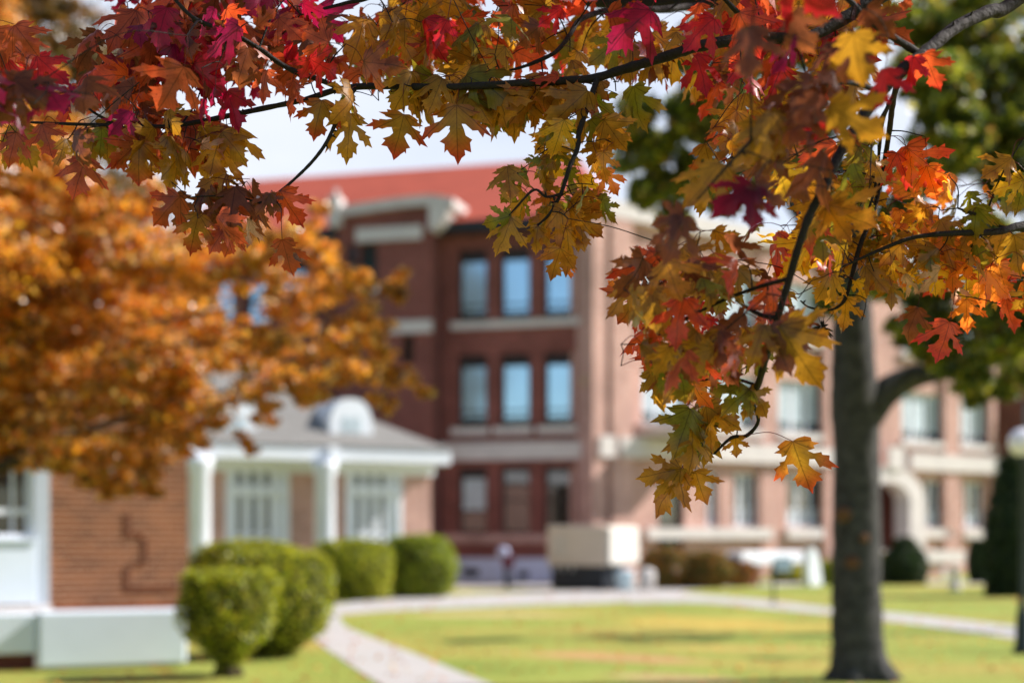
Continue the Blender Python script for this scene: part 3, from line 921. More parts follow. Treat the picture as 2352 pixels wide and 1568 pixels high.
m = MB(); m.box(H, H.u(-300), H.u(112), 0.64, 0.74, -0.1, 0.2); m.build('ledge', M_STONE, house, 0.01)
m = MB(); m.box(H, hL, 0, 0, 0.64, -6, -0.004); m.build('foundation', M_CONC, house)
m = MB(); m.box(H, hL - 0.3, 0.3, 4.6, 4.85, -6.4, 0.5); m.poly([H.pt(hL - .4, 4.86, .6), H.pt(.4, 4.86, .6), H.pt(-1.5, 6.6, -3), H.pt(hL, 6.6, -3)])
m.poly([H.pt(.4, 4.86, .6), H.pt(.4, 4.86, -6.5), H.pt(-1.5, 6.6, -3)])
m.poly([H.pt(.4, 4.86, -6.5), H.pt(hL - .4, 4.86, -6.5), H.pt(hL, 6.6, -3), H.pt(-1.5, 6.6, -3)])
m.build('roof', M_ROOFG, house)

# white retaining wall in two pieces
K = Fac(430, 17.2, 22)
rw = empty('retaining_wall', K.pt(-1, 0, 0), 'low white rendered retaining wall in front of the brick house', 'wall')
m = MB(); m.box(K, K.u(88), 0, 0.03, K.z(430, 1398), -0.35, 0); m.build('wall_block', M_WALLW, rw, 0.035)
m = MB(); m.box(K, K.u(-400), K.u(84, -0.1), 0.2, K.z(84, 1409), -0.45, -0.12); m.build('wall_end', M_WALLW, rw, 0.02)
m = MB(); m.box(K, K.u(-400), K.u(84), 0.0, 0.19, -0.45, -0.3); m.build('footing', M_BRICKD, rw)


# ------------------------------------------------------------------ leaf machinery
def leaf_variant(seed, toothed=True):
    r = random.Random(seed)
    R = [(0.0, 0.0), (0.10, -0.035), (0.21, -0.02), (0.33, 0.03), (0.31, 0.075), (0.46, 0.13), (0.33, 0.165), (0.32, 0.20), (0.21, 0.205),
         (0.30, 0.265), (0.42, 0.285), (0.415, 0.335), (0.56, 0.375), (0.53, 0.43), (0.64, 0.58), (0.50, 0.535), (0.475, 0.60), (0.385, 0.50), (0.31, 0.50), (0.20, 0.375), (0.125, 0.36),
         (0.115, 0.45), (0.165, 0.55), (0.285, 0.635), (0.215, 0.67), (0.25, 0.79), (0.155, 0.765), (0.13, 0.835), (0.07, 0.875)]
    wd = r.uniform(0.78, 1.12); deep = r.uniform(0.6, 1.3); sh = r.uniform(-.1, .1); lb = r.uniform(.88, 1.12); tl = r.uniform(.85, 1.1)
    def side(sgn):
        o = []
        k = r.uniform(0.92, 1.08)
        for i, (x, y) in enumerate(R[1:]):
            x2 = x * wd * k
            if i in (18, 19): x2 *= deep
            y2 = y * lb if i < 18 else y
            if i > 22: y2 = .6 + (y - .6) * tl; x2 *= .9 + .2 * r.random()
            x2 = sgn * (x2 + r.uniform(-.02, .02)); o.append((x2 + sh * y2 * .3, y2 + sh * abs(x2) * sgn * .8 + r.uniform(-.015, .015)))
        return o
    rt = side(1); lt = side(-1)
    ol = [(0.0, 0.0)] + rt + [(sh * .3, .6 + .4 * tl)] + lt[::-1]
    inner = [(0, .12), (0, .26), (0, .4), (0, .55), (0, .7), (0, .85)]
    for s in (1, -1):
        inner += [(s * .13 * wd, .1), (s * .26 * wd, .1), (s * .14 * wd, .24), (s * .27 * wd, .36), (s * .4 * wd, .42), (s * .08, .48), (s * .1, .66), (s * .36 * wd, .12)]
    vs = [Vector(p) for p in ol + inner]
    n = len(ol)
    ed = [(i, (i + 1) % n) for i in range(n)]
    res = delaunay_2d_cdt(vs, ed, [], 1, 1e-5)
    V = np.array([(v.x, v.y) for v in res[0]])
    T = [tuple(f) for f in res[2]]
    # force consistent winding
    T2 = []
    for f in T:
        a, b, c = V[f[0]], V[f[1]], V[f[2]]
        T2.append(f if (b[0] - a[0]) * (c[1] - a[1]) - (b[1] - a[1]) * (c[0] - a[0]) > 0 else f[::-1])
    T2 = np.array(T2)
    rad = np.linalg.norm(V - np.array((0, 0.28)), axis=1)
    return V, T2, np.clip((rad - 0.16) / 0.5, 0, 1)


VARS = [leaf_variant(i) for i in range(16)]


class Leaves:
    def __init__(self): self.v = []; self.t = []; self.c = []; self.uv = []; self.n = 0

    def add(self, base, axis, nrm, L, c_in, c_ed, curl=0.3, fold=0.15, var=None, wid=1.0, edge=1.0):
        V, T, e = VARS[random.randrange(len(VARS)) if var is None else var]
        a = np.array(axis, float); a /= np.linalg.norm(a) + 1e-9
        nn = np.array(nrm, float); nn = nn - a * (nn @ a); nn /= np.linalg.norm(nn) + 1e-9
        s = np.cross(a, nn)
        x = V[:, 0] * wid; y = V[:, 1]
        ph = random.uniform(0, 6.28)
        z = -fold * np.abs(x) - curl * 0.5 * y * y - random.uniform(0, .5) * x * x + 0.03 * np.sin(9 * x + 7 * y + ph) + 0.02 * np.sin(17 * y + 13 * np.abs(x) + ph)
        z += random.uniform(-.35, .35) * x * y + random.uniform(-.35, .35) * np.clip(np.abs(x) - .25, 0, 1) + random.uniform(-.5, .3) * np.clip(y - .6, 0, 1)
        y2 = y * (1 - 0.12 * curl * curl * y)
        p = np.array(base) + L * (x[:, None] * s + y2[:, None] * a + z[:, None] * nn)
        self.v.append(p); self.t.append(T + self.n); self.n += len(p)
        w = (e ** 1.3 * edge)[:, None]
        self.c.append(np.array(c_in)[None, :3] * (1 - w) + np.array(c_ed)[None, :3] * w)
        self.uv.append(V)

    def stalk(self, pts, rad, col):
        m = MB(); m.tube(pts, rad, 4, cap=False)
        t = []
        for q in m.f: t += [(q[0], q[1], q[2]), (q[0], q[2], q[3])]
        v = np.array(m.v)
        self.v.append(v); self.t.append(np.array(t) + self.n); self.n += len(v)
        self.c.append(np.tile(np.array(col)[None, :3], (len(v), 1))); self.uv.append(np.tile([[.5, 3.27]], (len(v), 1)))

    def build(self, name, mat, parent):
        if not self.v: return None
        v = np.concatenate(self.v); t = np.concatenate(self.t); c = np.concatenate(self.c); uv = np.concatenate(self.uv)
        return mesh_np(name, v, t, c, uv, mat, parent)


def mesh_np(name, v, t, c, uv, mat, parent, smooth=True):
    me = bpy.data.meshes.new(name)
    me.vertices.add(len(v)); me.vertices.foreach_set('co', v.astype(np.float32).ravel())
    k = t.shape[1]
    me.loops.add(t.size); me.loops.foreach_set('vertex_index', t.astype(np.int32).ravel())
    me.polygons.add(len(t))
    me.polygons.foreach_set('loop_start', np.arange(0, t.size, k, dtype=np.int32))
    me.polygons.foreach_set('loop_total', np.full(len(t), k, dtype=np.int32))
    if smooth: me.polygons.foreach_set('use_smooth', np.ones(len(t), dtype=bool))
    me.update(calc_edges=True)
    ca = me.color_attributes.new('Col', 'FLOAT_COLOR', 'POINT')
    ca.data.foreach_set('color', np.concatenate([c, np.ones((len(c), 1))], 1).astype(np.float32).ravel())
    if uv is not None:
        l = me.uv_layers.new(name='UVMap')
        l.data.foreach_set('uv', uv[t.ravel()].astype(np.float32).ravel())
    me.materials.append(mat)
    o = bpy.data.objects.new(name, me)
    COL.objects.link(o)
    if parent is not None:
        o.parent = parent; o.matrix_parent_inverse = world_of(parent).inverted()
    return o


# simple star leaf for trees further away
STAR = np.array([(0, 0), (.42, .05), (.28, .25), (.5, .5), (.2, .48), (0, 1.0), (-.2, .48), (-.5, .5), (-.28, .25), (-.42, .05)])
STAR_T = np.array([(0, 1, 2), (0, 2, 4), (2, 3, 4), (0, 4, 5), (0, 5, 6), (0, 6, 8), (6, 7, 8), (0, 8, 9)])
OVAL = np.array([(0, 0), (.3, .3), (.26, .7), (0, 1), (-.26, .7), (-.3, .3)])
OVAL_T = np.array([(0, 1, 2), (0, 2, 3), (0, 3, 4), (0, 4, 5)])


def scatter(pos, size, cols, shape='star', down=0.4, outward=None):
    """many leaves at once: pos (n,3), size (n,), cols (n,3)"""
    V, T = (STAR, STAR_T) if shape == 'star' else (OVAL, OVAL_T)
    n = len(pos)
    a = RNG.normal(size=(n, 3)); a[:, 2] -= down
    a /= np.linalg.norm(a, axis=1)[:, None]
    m_ = RNG.normal(size=(n, 3))
    if outward is not None: m_ = m_ * 0.7 + outward
    m_ -= a * (a * m_).sum(1)[:, None]; m_ /= np.linalg.norm(m_, axis=1)[:, None] + 1e-9
    s = np.cross(a, m_)
    z = -0.25 * np.abs(V[:, 0]) - 0.2 * V[:, 1] ** 2
    p = pos[:, None, :] + size[:, None, None] * (V[None, :, 0:1] * s[:, None, :] + V[None, :, 1:2] * a[:, None, :] + z[None, :, None] * m_[:, None, :])
    k = len(V)
    t = T[None] + (np.arange(n) * k)[:, None, None]
    c = np.repeat(cols, k, axis=0)
    return p.reshape(-1, 3), t.reshape(-1, 3), c


def palette(n, cols, wts, jit=0.18):
    cols = np.array([lin(*c)[:3] for c in cols]); wts = np.array(wts, float); wts /= wts.sum()
    c = cols[RNG.choice(len(cols), size=n, p=wts)]
    return np.clip(c * (1 + RNG.normal(0, jit, (n, 1))) * (1 + RNG.normal(0, jit / 3, (n, 3))), 0.002, 0.95)


def crown(parent, clumps, per, size, cols, wts, mat, name='crown', shape='star', fill=0.55, tex=0.3, flat=0.42):
    ps, cs, ns = [], [], []
    sub = []
    for (c, r, dens) in clumps:
        k = max(3, int(22 * dens ** .7))
        for i in range(k):
            d = RNG.normal(size=3); d /= np.linalg.norm(d); d *= RNG.random() ** .4
            f = RNG.uniform(.2, .46)
            sub.append((np.array(c) + d * np.array(r) * .8, np.array((r[0] * f, r[1] * f, r[2] * f * flat)), dens / k))
    for (c, r, dens) in sub:
        n = int(per * dens)
        d = RNG.normal(size=(n, 3)); d /= np.linalg.norm(d, axis=1)[:, None]
        rr = RNG.random(n) ** fill
        # knobbly outline
        kn = 1 + tex * np.sin(d[:, 0] * 5 + c[0] * 3) * np.cos(d[:, 2] * 6 + c[2]) + tex * 0.6 * np.sin(d[:, 1] * 9 + d[:, 2] * 7)
        p = np.array(c) + d * (rr * kn)[:, None] * np.array(r)
        ps.append(p); cs.append(palette(n, cols, wts) * RNG.uniform(0.85, 1.15)); ns.append(d)
    p = np.concatenate(ps); c = np.concatenate(cs); nn = np.concatenate(ns)
    v, t, cc = scatter(p, RNG.uniform(size * .7, size * 1.25, len(p)), c, shape, outward=nn * 0.6)
    return mesh_np(name, v, t, cc, None, mat, parent, smooth=False)


def limbs(mb, root, ends, r0, r1=0.02, sides=7):
    for e in ends:
        root_ = np.array(root); e = np.array(e)
        mid = root_ * 0.5 + e * 0.5 + np.array((random.uniform(-.2, .2), random.uniform(-.2, .2), random.uniform(0, .3))) * np.linalg.norm(e - root_) * 0.3
        pts = spline([root_, mid, e], 5)
        mb.tube(pts, list(np.linspace(r0, r1, len(pts))), sides)


# ------------------------------------------------------------------ orange tree (left)
ot = empty('orange_tree', (-5.9, 13.2, 0), 'golden orange tree filling the left side in front of the brick house', 'tree')
cl = []
spec = [(0, 120, 120, .5), (-40, 300, 170, 1), (120, 430, 150, 1), (-50, 560, 220, 1.2), (160, 620, 190, 1.3), (330, 560, 150, 1), (460, 600, 130, .9), (560, 520, 80, .45),
        (545, 600, 100, .7), (500, 760, 90, .7), (610, 770, 80, .5), (690, 560, 90, .6), (730, 480, 45, .25), (700, 700, 130, 1.1), (800, 640, 75, .55), (830, 740, 80, .6), (905, 670, 45, .3), (400, 760, 190, 1.4), (200, 820, 220, 1.5),
        (-20, 830, 200, 1.2), (620, 830, 130, .9), (790, 840, 110, .8), (900, 860, 70, .45), (965, 905, 28, .12), (880, 930, 40, .15), (700, 880, 90, .55), (460, 890, 120, .9), (330, 960, 140, 1.1),
        (150, 990, 140, 1), (-10, 990, 120, .9), (300, 1070, 75, .5), (420, 1010, 70, .4), (560, 1020, 40, .15), (215, 1085, 70, .4), (600, 960, 40, .15), (330, 1120, 45, .25), (60, 1050, 70, .4),
        (350, 440, 80, .2), (640, 640, 70, .3), (60, 420, 130, 1), (0, 700, 170, 1.2), (90, 560, 130, 1), (260, 700, 140, 1.1), (60, 900, 160, 1.2), (330, 860, 140, 1), (-40, 200, 140, 1), (120, 300, 100, .6), (-30, 60, 120, .8), (60, 180, 90, .5), (200, 480, 110, .7), (330, 640, 120, .9), (180, 1050, 110, 1), (330, 1060, 70, .6), (60, 1000, 130, 1), (260, 1120, 50, .4), (450, 960, 80, .6), (600, 890, 80, .5), (860, 800, 60, .4), (760, 790, 80, .5), (930, 640, 30, .15), (760, 600, 60, .4), (-150, 700, 250, 1), (-180, 400, 200, .6)]
for (px, py, r, dn) in spec:
    d = random.uniform(11.8, 14.4)
    rr = r / F * d
    cl.append((P(px, py, d), (rr, rr * 1.3, rr * 0.85), dn * (1.3 if px < 400 and py < 1000 else .68)))
M_OT = M_GOLDLEAF
crown(ot, cl, 2300, 0.06, [(236, 168, 46), (214, 142, 36), (152, 104, 32), (242, 192, 110), (96, 78, 32), (216, 120, 44)], [5, 5, 3, 2, 2, 1], M_OT)
m = MB()
tr = spline([(-5.9, 13.2, 0), (-5.85, 13.2, 1.2), (-5.7, 13.1, 2.4), (-5.5, 13.2, 4.0), (-5.4, 13.0, 6.2)], 6)
m.tube(tr, list(np.linspace(0.24, 0.05, len(tr))), 12, jitter=.06)
limbs(m, tr[14], [P(560, 700, 13.6), P(300, 800, 13.6), P(200, 400, 13.6)], 0.06, .01)
limbs(m, tr[9], [P(760, 840, 13.4), P(400, 960, 13.4), P(150, 1000, 13.4)], 0.06, .01)
limbs(m, P(560, 700, 13.6), [P(760, 560, 13), P(900, 680, 13)], 0.012, 0.005)
m.build('trunk', M_BARK2, ot)

# ------------------------------------------------------------------ big grey tree (right)
X0, Y0 = (1972 - 1176) / F * 15.6, 15.6
bt = empty('shade_tree', (X0, Y0, 0), 'large green shade tree with straight grey trunk on the right lawn', 'tree')
def T(px, py, dd=0): return P(px, py, 15.6 + dd)
m = MB()
ctr = [T(1976, 1566), T(1973, 1540), T(1970, 1490), T(1968, 1400), T(1967, 1250), T(1966, 1050), T(1962, 900), T(1958, 760), T(1960, 600), T(1975, 420), T(1990, 250)]
rd = [0.34, 0.31, 0.285, 0.275, 0.262, 0.25, 0.26, 0.22, 0.17, 0.12, 0.07]
pp = spline(ctr, 5)
rr = list(np.interp(np.linspace(0, 10, len(pp)), range(11), rd))
m.tube(pp, rr, 22, jitter=.05)
for (dx, dy) in ((-.3, .1), (.4, -.05), (.26, -.3), (-.12, -.3), (.1, .35)):    # root flare
    q = spline([np.array((X0 + dx * 0.2, Y0 + dy * 0.2, 0.55)), np.array((X0 + dx * 0.55, Y0 + dy * 0.55, 0.18)), np.array((X0 + dx * 1.1, Y0 + dy * 1.1, -0.04))], 4)
    m.tube(q, list(np.linspace(0.16, 0.07, len(q))), 8, jitter=.05)
q = spline([T(1985, 960), T(2030, 905), T(2090, 868), T(2170, 850, -.3), T(2260, 835, -.6), T(2380, 790, -1)], 5)
m.tube(q, list(np.interp(np.linspace(0, 1, len(q)), [0, .2, .5, 1], [0.2, 0.17, 0.12, 0.05])), 12, jitter=.04)
q = spline([T(1958, 720), T(1900, 600), T(1820, 470, .3), T(1700, 340, .5), T(1560, 300, .8)], 5)
m.tube(q, list(np.linspace(0.13, 0.03, len(q))), 10, jitter=.04)
q = spline([T(1960, 640), T(2050, 500, .5), T(2180, 380, .5), T(2330, 250, .5)], 5)
m.tube(q, list(np.linspace(0.12, 0.03, len(q))), 10, jitter=.04)
m.build('trunk', M_BARK, bt)
M_KNOT = plain('orange brown knot', lin(120, 84, 58), 0.85, 0.5, 20)
for (px, py, r) in ((1938, 1180, .075), (1960, 1290, .07), (1985, 1235, .05)):
    c = T(px, py, -0.25); m = MB(); m.tube([c + np.array((0, .06, 0)), c + np.array((0, -.02, 0)), c + np.array((0, -.035, 0))], [r * 1.15, r, r * .4], 14)
    m.build('knot', M_KNOT, bt)
spec = [(1480, 330, 95, .8), (1560, 420, 110, 1.1), (1480, 440, 60, .4), (1600, 270, 120, 1.1), (1560, 500, 40, .2), (1720, 240, 150, .8), (1700, 420, 100, .7), (1850, 330, 140, .7), (1960, 430, 110, .5),
        (2140, 200, 130, .9), (2260, 330, 130, 1.0), (2110, 400, 90, .6), (2330, 140, 150, 1.1), (2360, 420, 110, .8), (2200, 60, 120, .8), (2250, 640, 110, .5), (2150, 770, 80, .7), (2290, 790, 95, .8), (2215, 860, 60, .5),
        (2240, 910, 32, .25), (2085, 760, 50, .4), (2380, 650, 130, .8), (2320, 880, 60, .4), (2050, 640, 60, .35), (1650, 130, 130, .8), (1900, 130, 150, .6), (2450, 300, 160, .9), (2480, 560, 150, .8), (2080, 80, 120, .5), (1470, 250, 60, .4), (1900, 690, 55, .3), (2560, 400, 150, .7)]
cl = []
spec += [(2150, 700, 80, .7), (2250, 560, 90, .7), (2340, 740, 80, .8), (2200, 820, 70, .7), (2180, 300, 110, .9), (2330, 300, 110, .9), (2080, 500, 80, .6), (2230, 180, 110, .9), (2120, 60, 100, .8), (2300, 30, 120, .8)]
for (px, py, r, dn) in spec:
    d = random.uniform(13.0, 15.6); q = r / F * d
    cl.append((P(px, py, d), (q, q * 1.25, q * 0.85), dn))
crown(bt, cl, 2800, 0.088, [(88, 102, 36), (130, 136, 40), (184, 178, 54), (64, 78, 34), (160, 122, 48)], [4, 3, 2.2, 3, .8], M_TREELEAF)

# small tree off to the right whose shadow crosses the lawn
def little_tree(name, x, y, h, r, cols, wts, label, n=5, size=.09, bark=M_BARK2, dens=1, group=None, gap=1.0, per=500, cat='tree'):
    e = empty(name, (x, y, 0), label, cat, group)
    m = MB()
    pts = spline([(x, y, 0), (x + .05 * h / 5, y, h * .3), (x - .03 * h / 5, y, h * .65), (x, y, h * .95)], 5)
    m.tube(pts, list(np.linspace(h * .022 + .03, .02, len(pts))), 10, jitter=.05)
    cl = []
    for i in range(n):
        t = (i + .5) / n
        an = i * 2.4
        zz = h * (.42 + .55 * t); rad = r * (1 - abs(t - .4) * .9)
        c = np.array((x + math.cos(an) * rad * .55, y + math.sin(an) * rad * .55, zz))
        limbs(m, (x, y, zz - h * .12), [c], h * .008 + .01, .01, 6)
        cl.append((c, (rad * .62 * gap, rad * .62 * gap, rad * .5 * gap), dens))
    m.build('trunk', bark, e)
    crown(e, cl, per, size, cols, wts, M_TREELEAF)
    return e

GREENS = [(78, 92, 34), (110, 118, 36), (60, 74, 32), (150, 140, 44)]
little_tree('young_tree', 9.7, 23.6, 9.2, 1.35, GREENS, [3, 2, 3, 1], 'slim young green tree beyond the lamp post at the right edge', 6, .1)
# trees far behind the roofs
little_tree('distant_tree', -21.5, 78, 22.0, 5.2, [(120, 110, 70), (140, 120, 80), (90, 86, 60)], [2, 2, 2], 'grey brown distant tree rising over the hall roof', 14, .34, M_BARK2, 1, gap=.75, per=240)
little_tree('tall_tree', -12.3, 34, 15.5, 4.2, [(150, 106, 46), (110, 90, 40), (80, 74, 36)], [3, 2, 2], 'tall brown autumn tree at the top left corner', 20, .16, M_BARK2, 1, gap=1.15, per=2600)


# ------------------------------------------------------------------ hedges and shrubs
def shrub(name, px, base_py, w_px, top_py, label, cols, wts, group=None, stem=False, flat=0.25, prof=None, size=.035, n=9000, dpt=None, cat='shrub', asp=1.0, stemw=None, mat=None, depth_scale=1.0):
    d = dpt or EYE * F / (base_py - HZ)
    x = (px - 1176) / F * d
    h = EYE + (HZ - top_py) / F * d
    rw_ = w_px / F * d / 2
    e = empty(name, (x, d, 0), label, cat, group)
    zb = 0.0
    prof = prof or [(0.0, .62), (.15, .86), (.45, 1.0), (.7, .98), (.88, .84), (.97, .55), (1.0, .15)]
    tt = np.array([p[0] for p in prof]); rr_ = np.array([p[1] for p in prof])
    # solid core, its dark colour stands for shade between the leaves
    m = MB(); sides = 18
    nn = 9
    ring_ = []
    for i in range(nn):
        t = 0.02 + i / (nn - 1) * .93
        q = np.interp(t, tt, rr_) * rw_ * .86
        ring_.append((q, t * h))
    m.lathe((0, 0, 0), ring_, sides)
    m.v = [(v[0] + x, v[1] * depth_scale + d, v[2]) for v in m.v]
    # sample surface
    t = RNG.random(n); an = RNG.random(n) * 2 * math.pi
    q = np.interp(t, tt, rr_)
    keep = RNG.random(n) < (q * .8 + .3)
    t, an, q = t[keep], an[keep], q[keep]
    nt_ = len(t) // 5
    tp = np.sqrt(RNG.random(nt_)); ant = RNG.random(nt_) * 2 * math.pi     # top cap
    lump = 1 + .06 * np.sin(an * 3 + t * 5 + px) + .05 * np.sin(an * 5 - t * 9 + px) + .035 * np.sin(an * 11 + t * 17)
    rj = 1 - RNG.random(len(t)) ** 2 * .2
    R_ = q * rw_ * lump * rj
    p1 = np.stack([x + np.cos(an) * R_, d + np.sin(an) * R_ * depth_scale, t * h + RNG.normal(0, .01, len(t))], 1)
    topr = np.interp(.9, tt, rr_) * rw_
    p2 = np.stack([x + np.cos(ant) * tp * topr, d + np.sin(ant) * tp * topr * depth_scale, h * (1 - .07 * tp ** 2) + RNG.normal(0, .012, nt_)], 1)
    pos = np.concatenate([p1, p2])
    o1 = np.stack([np.cos(an), np.sin(an), np.full(len(t), .25)], 1); o2 = np.tile([0, 0, 1.], (nt_, 1))
    v, tri, c = scatter(pos, RNG.uniform(size * .7, size * 1.3, len(pos)), palette(len(pos), cols, wts, .22), 'oval', 0, np.concatenate([o1, o2]))
    mesh_np('foliage', v, tri, c, None, mat or M_HEDGE, e, smooth=False)
    m.build('shade_core', plain('dark shade core', lin(30, 34, 16), 1, .4, 20), e)
    if stem:
        m = MB(); sw = stemw or .06
        for k in range(4):
            a = k * 1.7
            m.tube(spline([(x + math.cos(a) * sw * 1.2, d + math.sin(a) * sw * 1.2, -.01), (x + math.cos(a) * sw * .6, d + math.sin(a) * sw * .6, .2), (x + math.cos(a) * .15, d + math.sin(a) * .15, h * .55)], 4), [sw * .7] * 4 + [sw * .5] * 5, 8)
        m.build('stem', M_STEM, e)
    return e


HG = [(176, 180, 34), (132, 144, 28), (208, 200, 52), (70, 84, 22)]
HW = [4, 3, 2, 2]
shrub('topiary', 524, 1552, 226, 1306, 'small clipped green topiary on a short stem nearest the camera', HG, HW, stem=True, stemw=.1, n=8000,
      prof=[(0.02, .2), (.14, .24), (.24, .46), (.36, .84), (.5, .98), (.8, 1.0), (.93, .98), (1.0, .82)], size=.04)
shrub('bush', 630, 1506, 290, 1262, 'large rounded clipped bush just behind the small topiary', HG, HW, stem=True, stemw=.12, n=9500,
      prof=[(0.02, .3), (.1, .42), (.22, .76), (.4, .97), (.62, 1.0), (.82, .93), (.95, .74), (1.0, .45)], size=.044)
e = shrub('hedge', 570, 1440, 290, 1243, 'flat topped green hedge behind the big rounded bush', HG, HW, n=12000, dpt=24.5, size=.05, cat='hedge', depth_scale=.6)
shrub('bush', 806, 1376, 204, 1240, 'dark round clipped bush below the pavilion columns', HG, HW, n=12000, size=.06)
shrub('bush', 962, 1370, 172, 1229, 'bright round clipped bush at the pavilion corner', [(146, 160, 36), (112, 130, 32), (184, 186, 48)], [3, 3, 2], n=12000, size=.06)
AU = [(168, 108, 50), (130, 110, 44), (88, 100, 44), (190, 120, 60)]
shrub('shrub', 1528, 1350, 110, 1262, 'rusty autumn shrub against the wing beside the generator', AU, [3, 3, 3, 1], n=6000, size=.09)
shrub('shrub', 1615, 1349, 130, 1268, 'green and orange shrub in the middle of the wing bed', AU, [2, 3, 4, 1], n=6000, size=.09)
shrub('shrub', 1690, 1346, 80, 1285, 'small orange shrub at the end of the wing bed', AU, [4, 2, 1, 4], n=4500, size=.09)
shrub('shrub', 1812, 1336, 80, 1296, 'small yellow green shrub under the white bench', [(190, 184, 40), (150, 150, 36)], [2, 1], n=4000, size=.09)
shrub('shrub', 1905, 1342, 70, 1290, 'dull green shrub half behind the grey trunk', HG, HW, n=4000, size=.09)
DG = [(48, 66, 34), (64, 84, 36), (36, 52, 30)]
shrub('shrub', 2078, 1341, 106, 1236, 'dark green rounded shrub right of the grey trunk', DG, [2, 2, 2], n=8000, size=.09, prof=[(0.0, .8), (.3, 1.0), (.55, .9), (.75, .66), (.9, .4), (1.0, .1)])
shrub('shrub', 2024, 1340, 30, 1275, 'narrow yellow shrub peeking from behind the grey trunk', [(200, 180, 44), (140, 140, 40)], [2, 1], n=2000, size=.09)
shrub('shrub', 2247, 1338, 46, 1242, 'small dark ball shrub beside the stair coping', DG, [2, 2, 2], n=5000, size=.09)
shrub('evergreen', 2330, 1368, 130, 1045, 'tall dark evergreen behind the lamp post', DG, [2, 2, 3], n=16000, size=.1, cat='evergreen', prof=[(0.0, .9), (.35, 1.0), (.6, .9), (.8, .7), (.93, .45), (1.0, .15)])


# ------------------------------------------------------------------ small objects on the lawn
class Ax:   # axis aligned frame at a ground point
    def __init__(s, x, y, deg=0):
        t = math.radians(deg); s.c, s.s, s.x, s.y = math.cos(t), math.sin(t), x, y
    def pt(s, u, z, o=0): return (s.x + u * s.c + o * s.s, s.y + u * s.s - o * s.c, z)

# generator
gd = 40.0
gx = (1392 - 1176) / F * gd
G = Ax(gx, gd, -35)
gen = empty('generator', (gx - .3, gd + .8, 0), 'tan steel generator cabinet on a dark base in front of the hall', 'generator')
zt_, zb_ = EYE + (HZ - 1206) / F * gd, EYE + (HZ - 1300) / F * gd
LF, DE = 2.0, 1.8
m = MB(); m.box(G, -LF, 0, zb_, zt_, -DE, 0); m.build('cabinet', M_TAN, gen, .06)
m = MB(); m.box(G, 0.004, .1, zb_ + .05, zt_ - .05, -DE + .08, -.08); m.build('sunlit_end', plain('sunlit tan metal', lin(226, 220, 212), .5, .05, 2), gen, .04)  # paler end panel: sunlight on this side is put into its colour
m = MB()
for k in range(9): m.box(G, -LF + .15 + k * .06, -LF + .18 + k * .06, zb_ + .25, zt_ - .25, 0.001, .015)
m.build('louvre', plain('pale tan', lin(214, 204, 190), .5, .05, 2), gen)
m = MB(); m.box(G, -LF + .1, -.15, 0.02, zb_ - .002, -1.2, -.1)
m.build('base', M_DARKMET, gen)
m = MB()
for k in (.3, .55, .85): m.tube([G.pt(-LF + k, zb_ - .15, -.04), G.pt(-LF + k, zb_ + .05, -.04)], [.03, .03], 8)
m.build('pipe', M_STONE, gen)
m = MB(); m.lathe(G.pt(.42, 0.0, -.3), [(.22, .02), (.27, .45), (.29, .52), (.27, .56), (.05, .6)], 18)
o = m.build('bin', M_PALEBLUE); tag(o, 'pale blue round bin under the right end of the generator', 'bin')
# post beside it
d = 40.5; x = (1486 - 1176) / F * d
m = MB(); m.lathe((x, d, 0), [(.24, 0), (.235, .5), (.21, .56), (.12, .62), (.02, .64)], 18)
tag(m.build('bollard', M_STONE), 'squat round topped concrete bollard right of the generator', 'bollard')
# red and white cart at the basement wall
d = 42.5; x = (1163 - 1176) / F * d
ct = empty('utility_meter', (x, d, 0), 'red gas meter with silver dome standing at the basement wall', 'meter')
C_ = Ax(x, d)
m = MB(); m.box(C_, -.12, .22, .62, .98, -.3, 0); m.build('housing', M_SHINGLE, ct, .03)
m = MB(); m.lathe((x - .1, d - .02, .92), [(.16, 0), (.2, .1), (.17, .24), (.06, .3)], 16); m.build('dome', plain('silver paint', lin(170, 176, 205), .4, .1, 3), ct)
m = MB(); m.tube([(x, d + .1, 0), (x, d + .1, .64)], [.06, .06], 10); m.tube([(x + .12, d + .1, 0), (x + .12, d + .1, .64)], [.03, .03], 8); m.tube([(x, d + .1, .12), (x + .5, d + .1, .12), (x + .5, d + .4, .12)], [.04, .04, .04], 8); m.build('pipe', M_DARKMET, ct)

# white bench slab + a-frame board
d = 44.0
x0_, x1_ = (1690 - 1176) / F * d, (1852 - 1176) / F * d
B_ = Ax(x0_, d - 1.2, 45)
be = empty('stone_bench', ((x0_ + x1_) / 2, d, 0), 'long white stone bench slab on dark supports before the wing', 'bench')
L_ = (x1_ - x0_) * 1.5
zt_ = EYE + (HZ - 1266) / F * d
m = MB(); m.box(B_, 0, L_, zt_ - .4, zt_, -.6, 0); m.build('slab', M_WHITE, be, .05)
m = MB(); m.box(B_, .45, .75, 0, zt_ - .402, -.5, -.1); m.box(B_, .85, 1.0, 0, zt_ - .402, -.5, -.1); m.build('support', M_BRICKD, be)
x = (1852 - 1176) / F * 43
m = MB()
Bx = Ax(x, 43, 42)
hh = EYE + (HZ - 1258) / F * 43
pr = [(0.02, hh), (.32, hh), (.52, hh * .62), (.66, .03), (.04, .03), (-.02, hh * .45)]
m.poly([Bx.pt(u, z, .12) for u, z in pr][::-1]); m.poly([Bx.pt(u, z, -.12) for u, z in pr])
for i in range(len(pr)):
    a, b = pr[i], pr[(i + 1) % len(pr)]
    m.poly([Bx.pt(*a, -.12), Bx.pt(*b, -.12), Bx.pt(*b, .12), Bx.pt(*a, .12)])
tag(m.build('stair_cheek', M_WHITE, None, .03), 'white sloping stone cheek block at the right end of the bench', 'stone block')
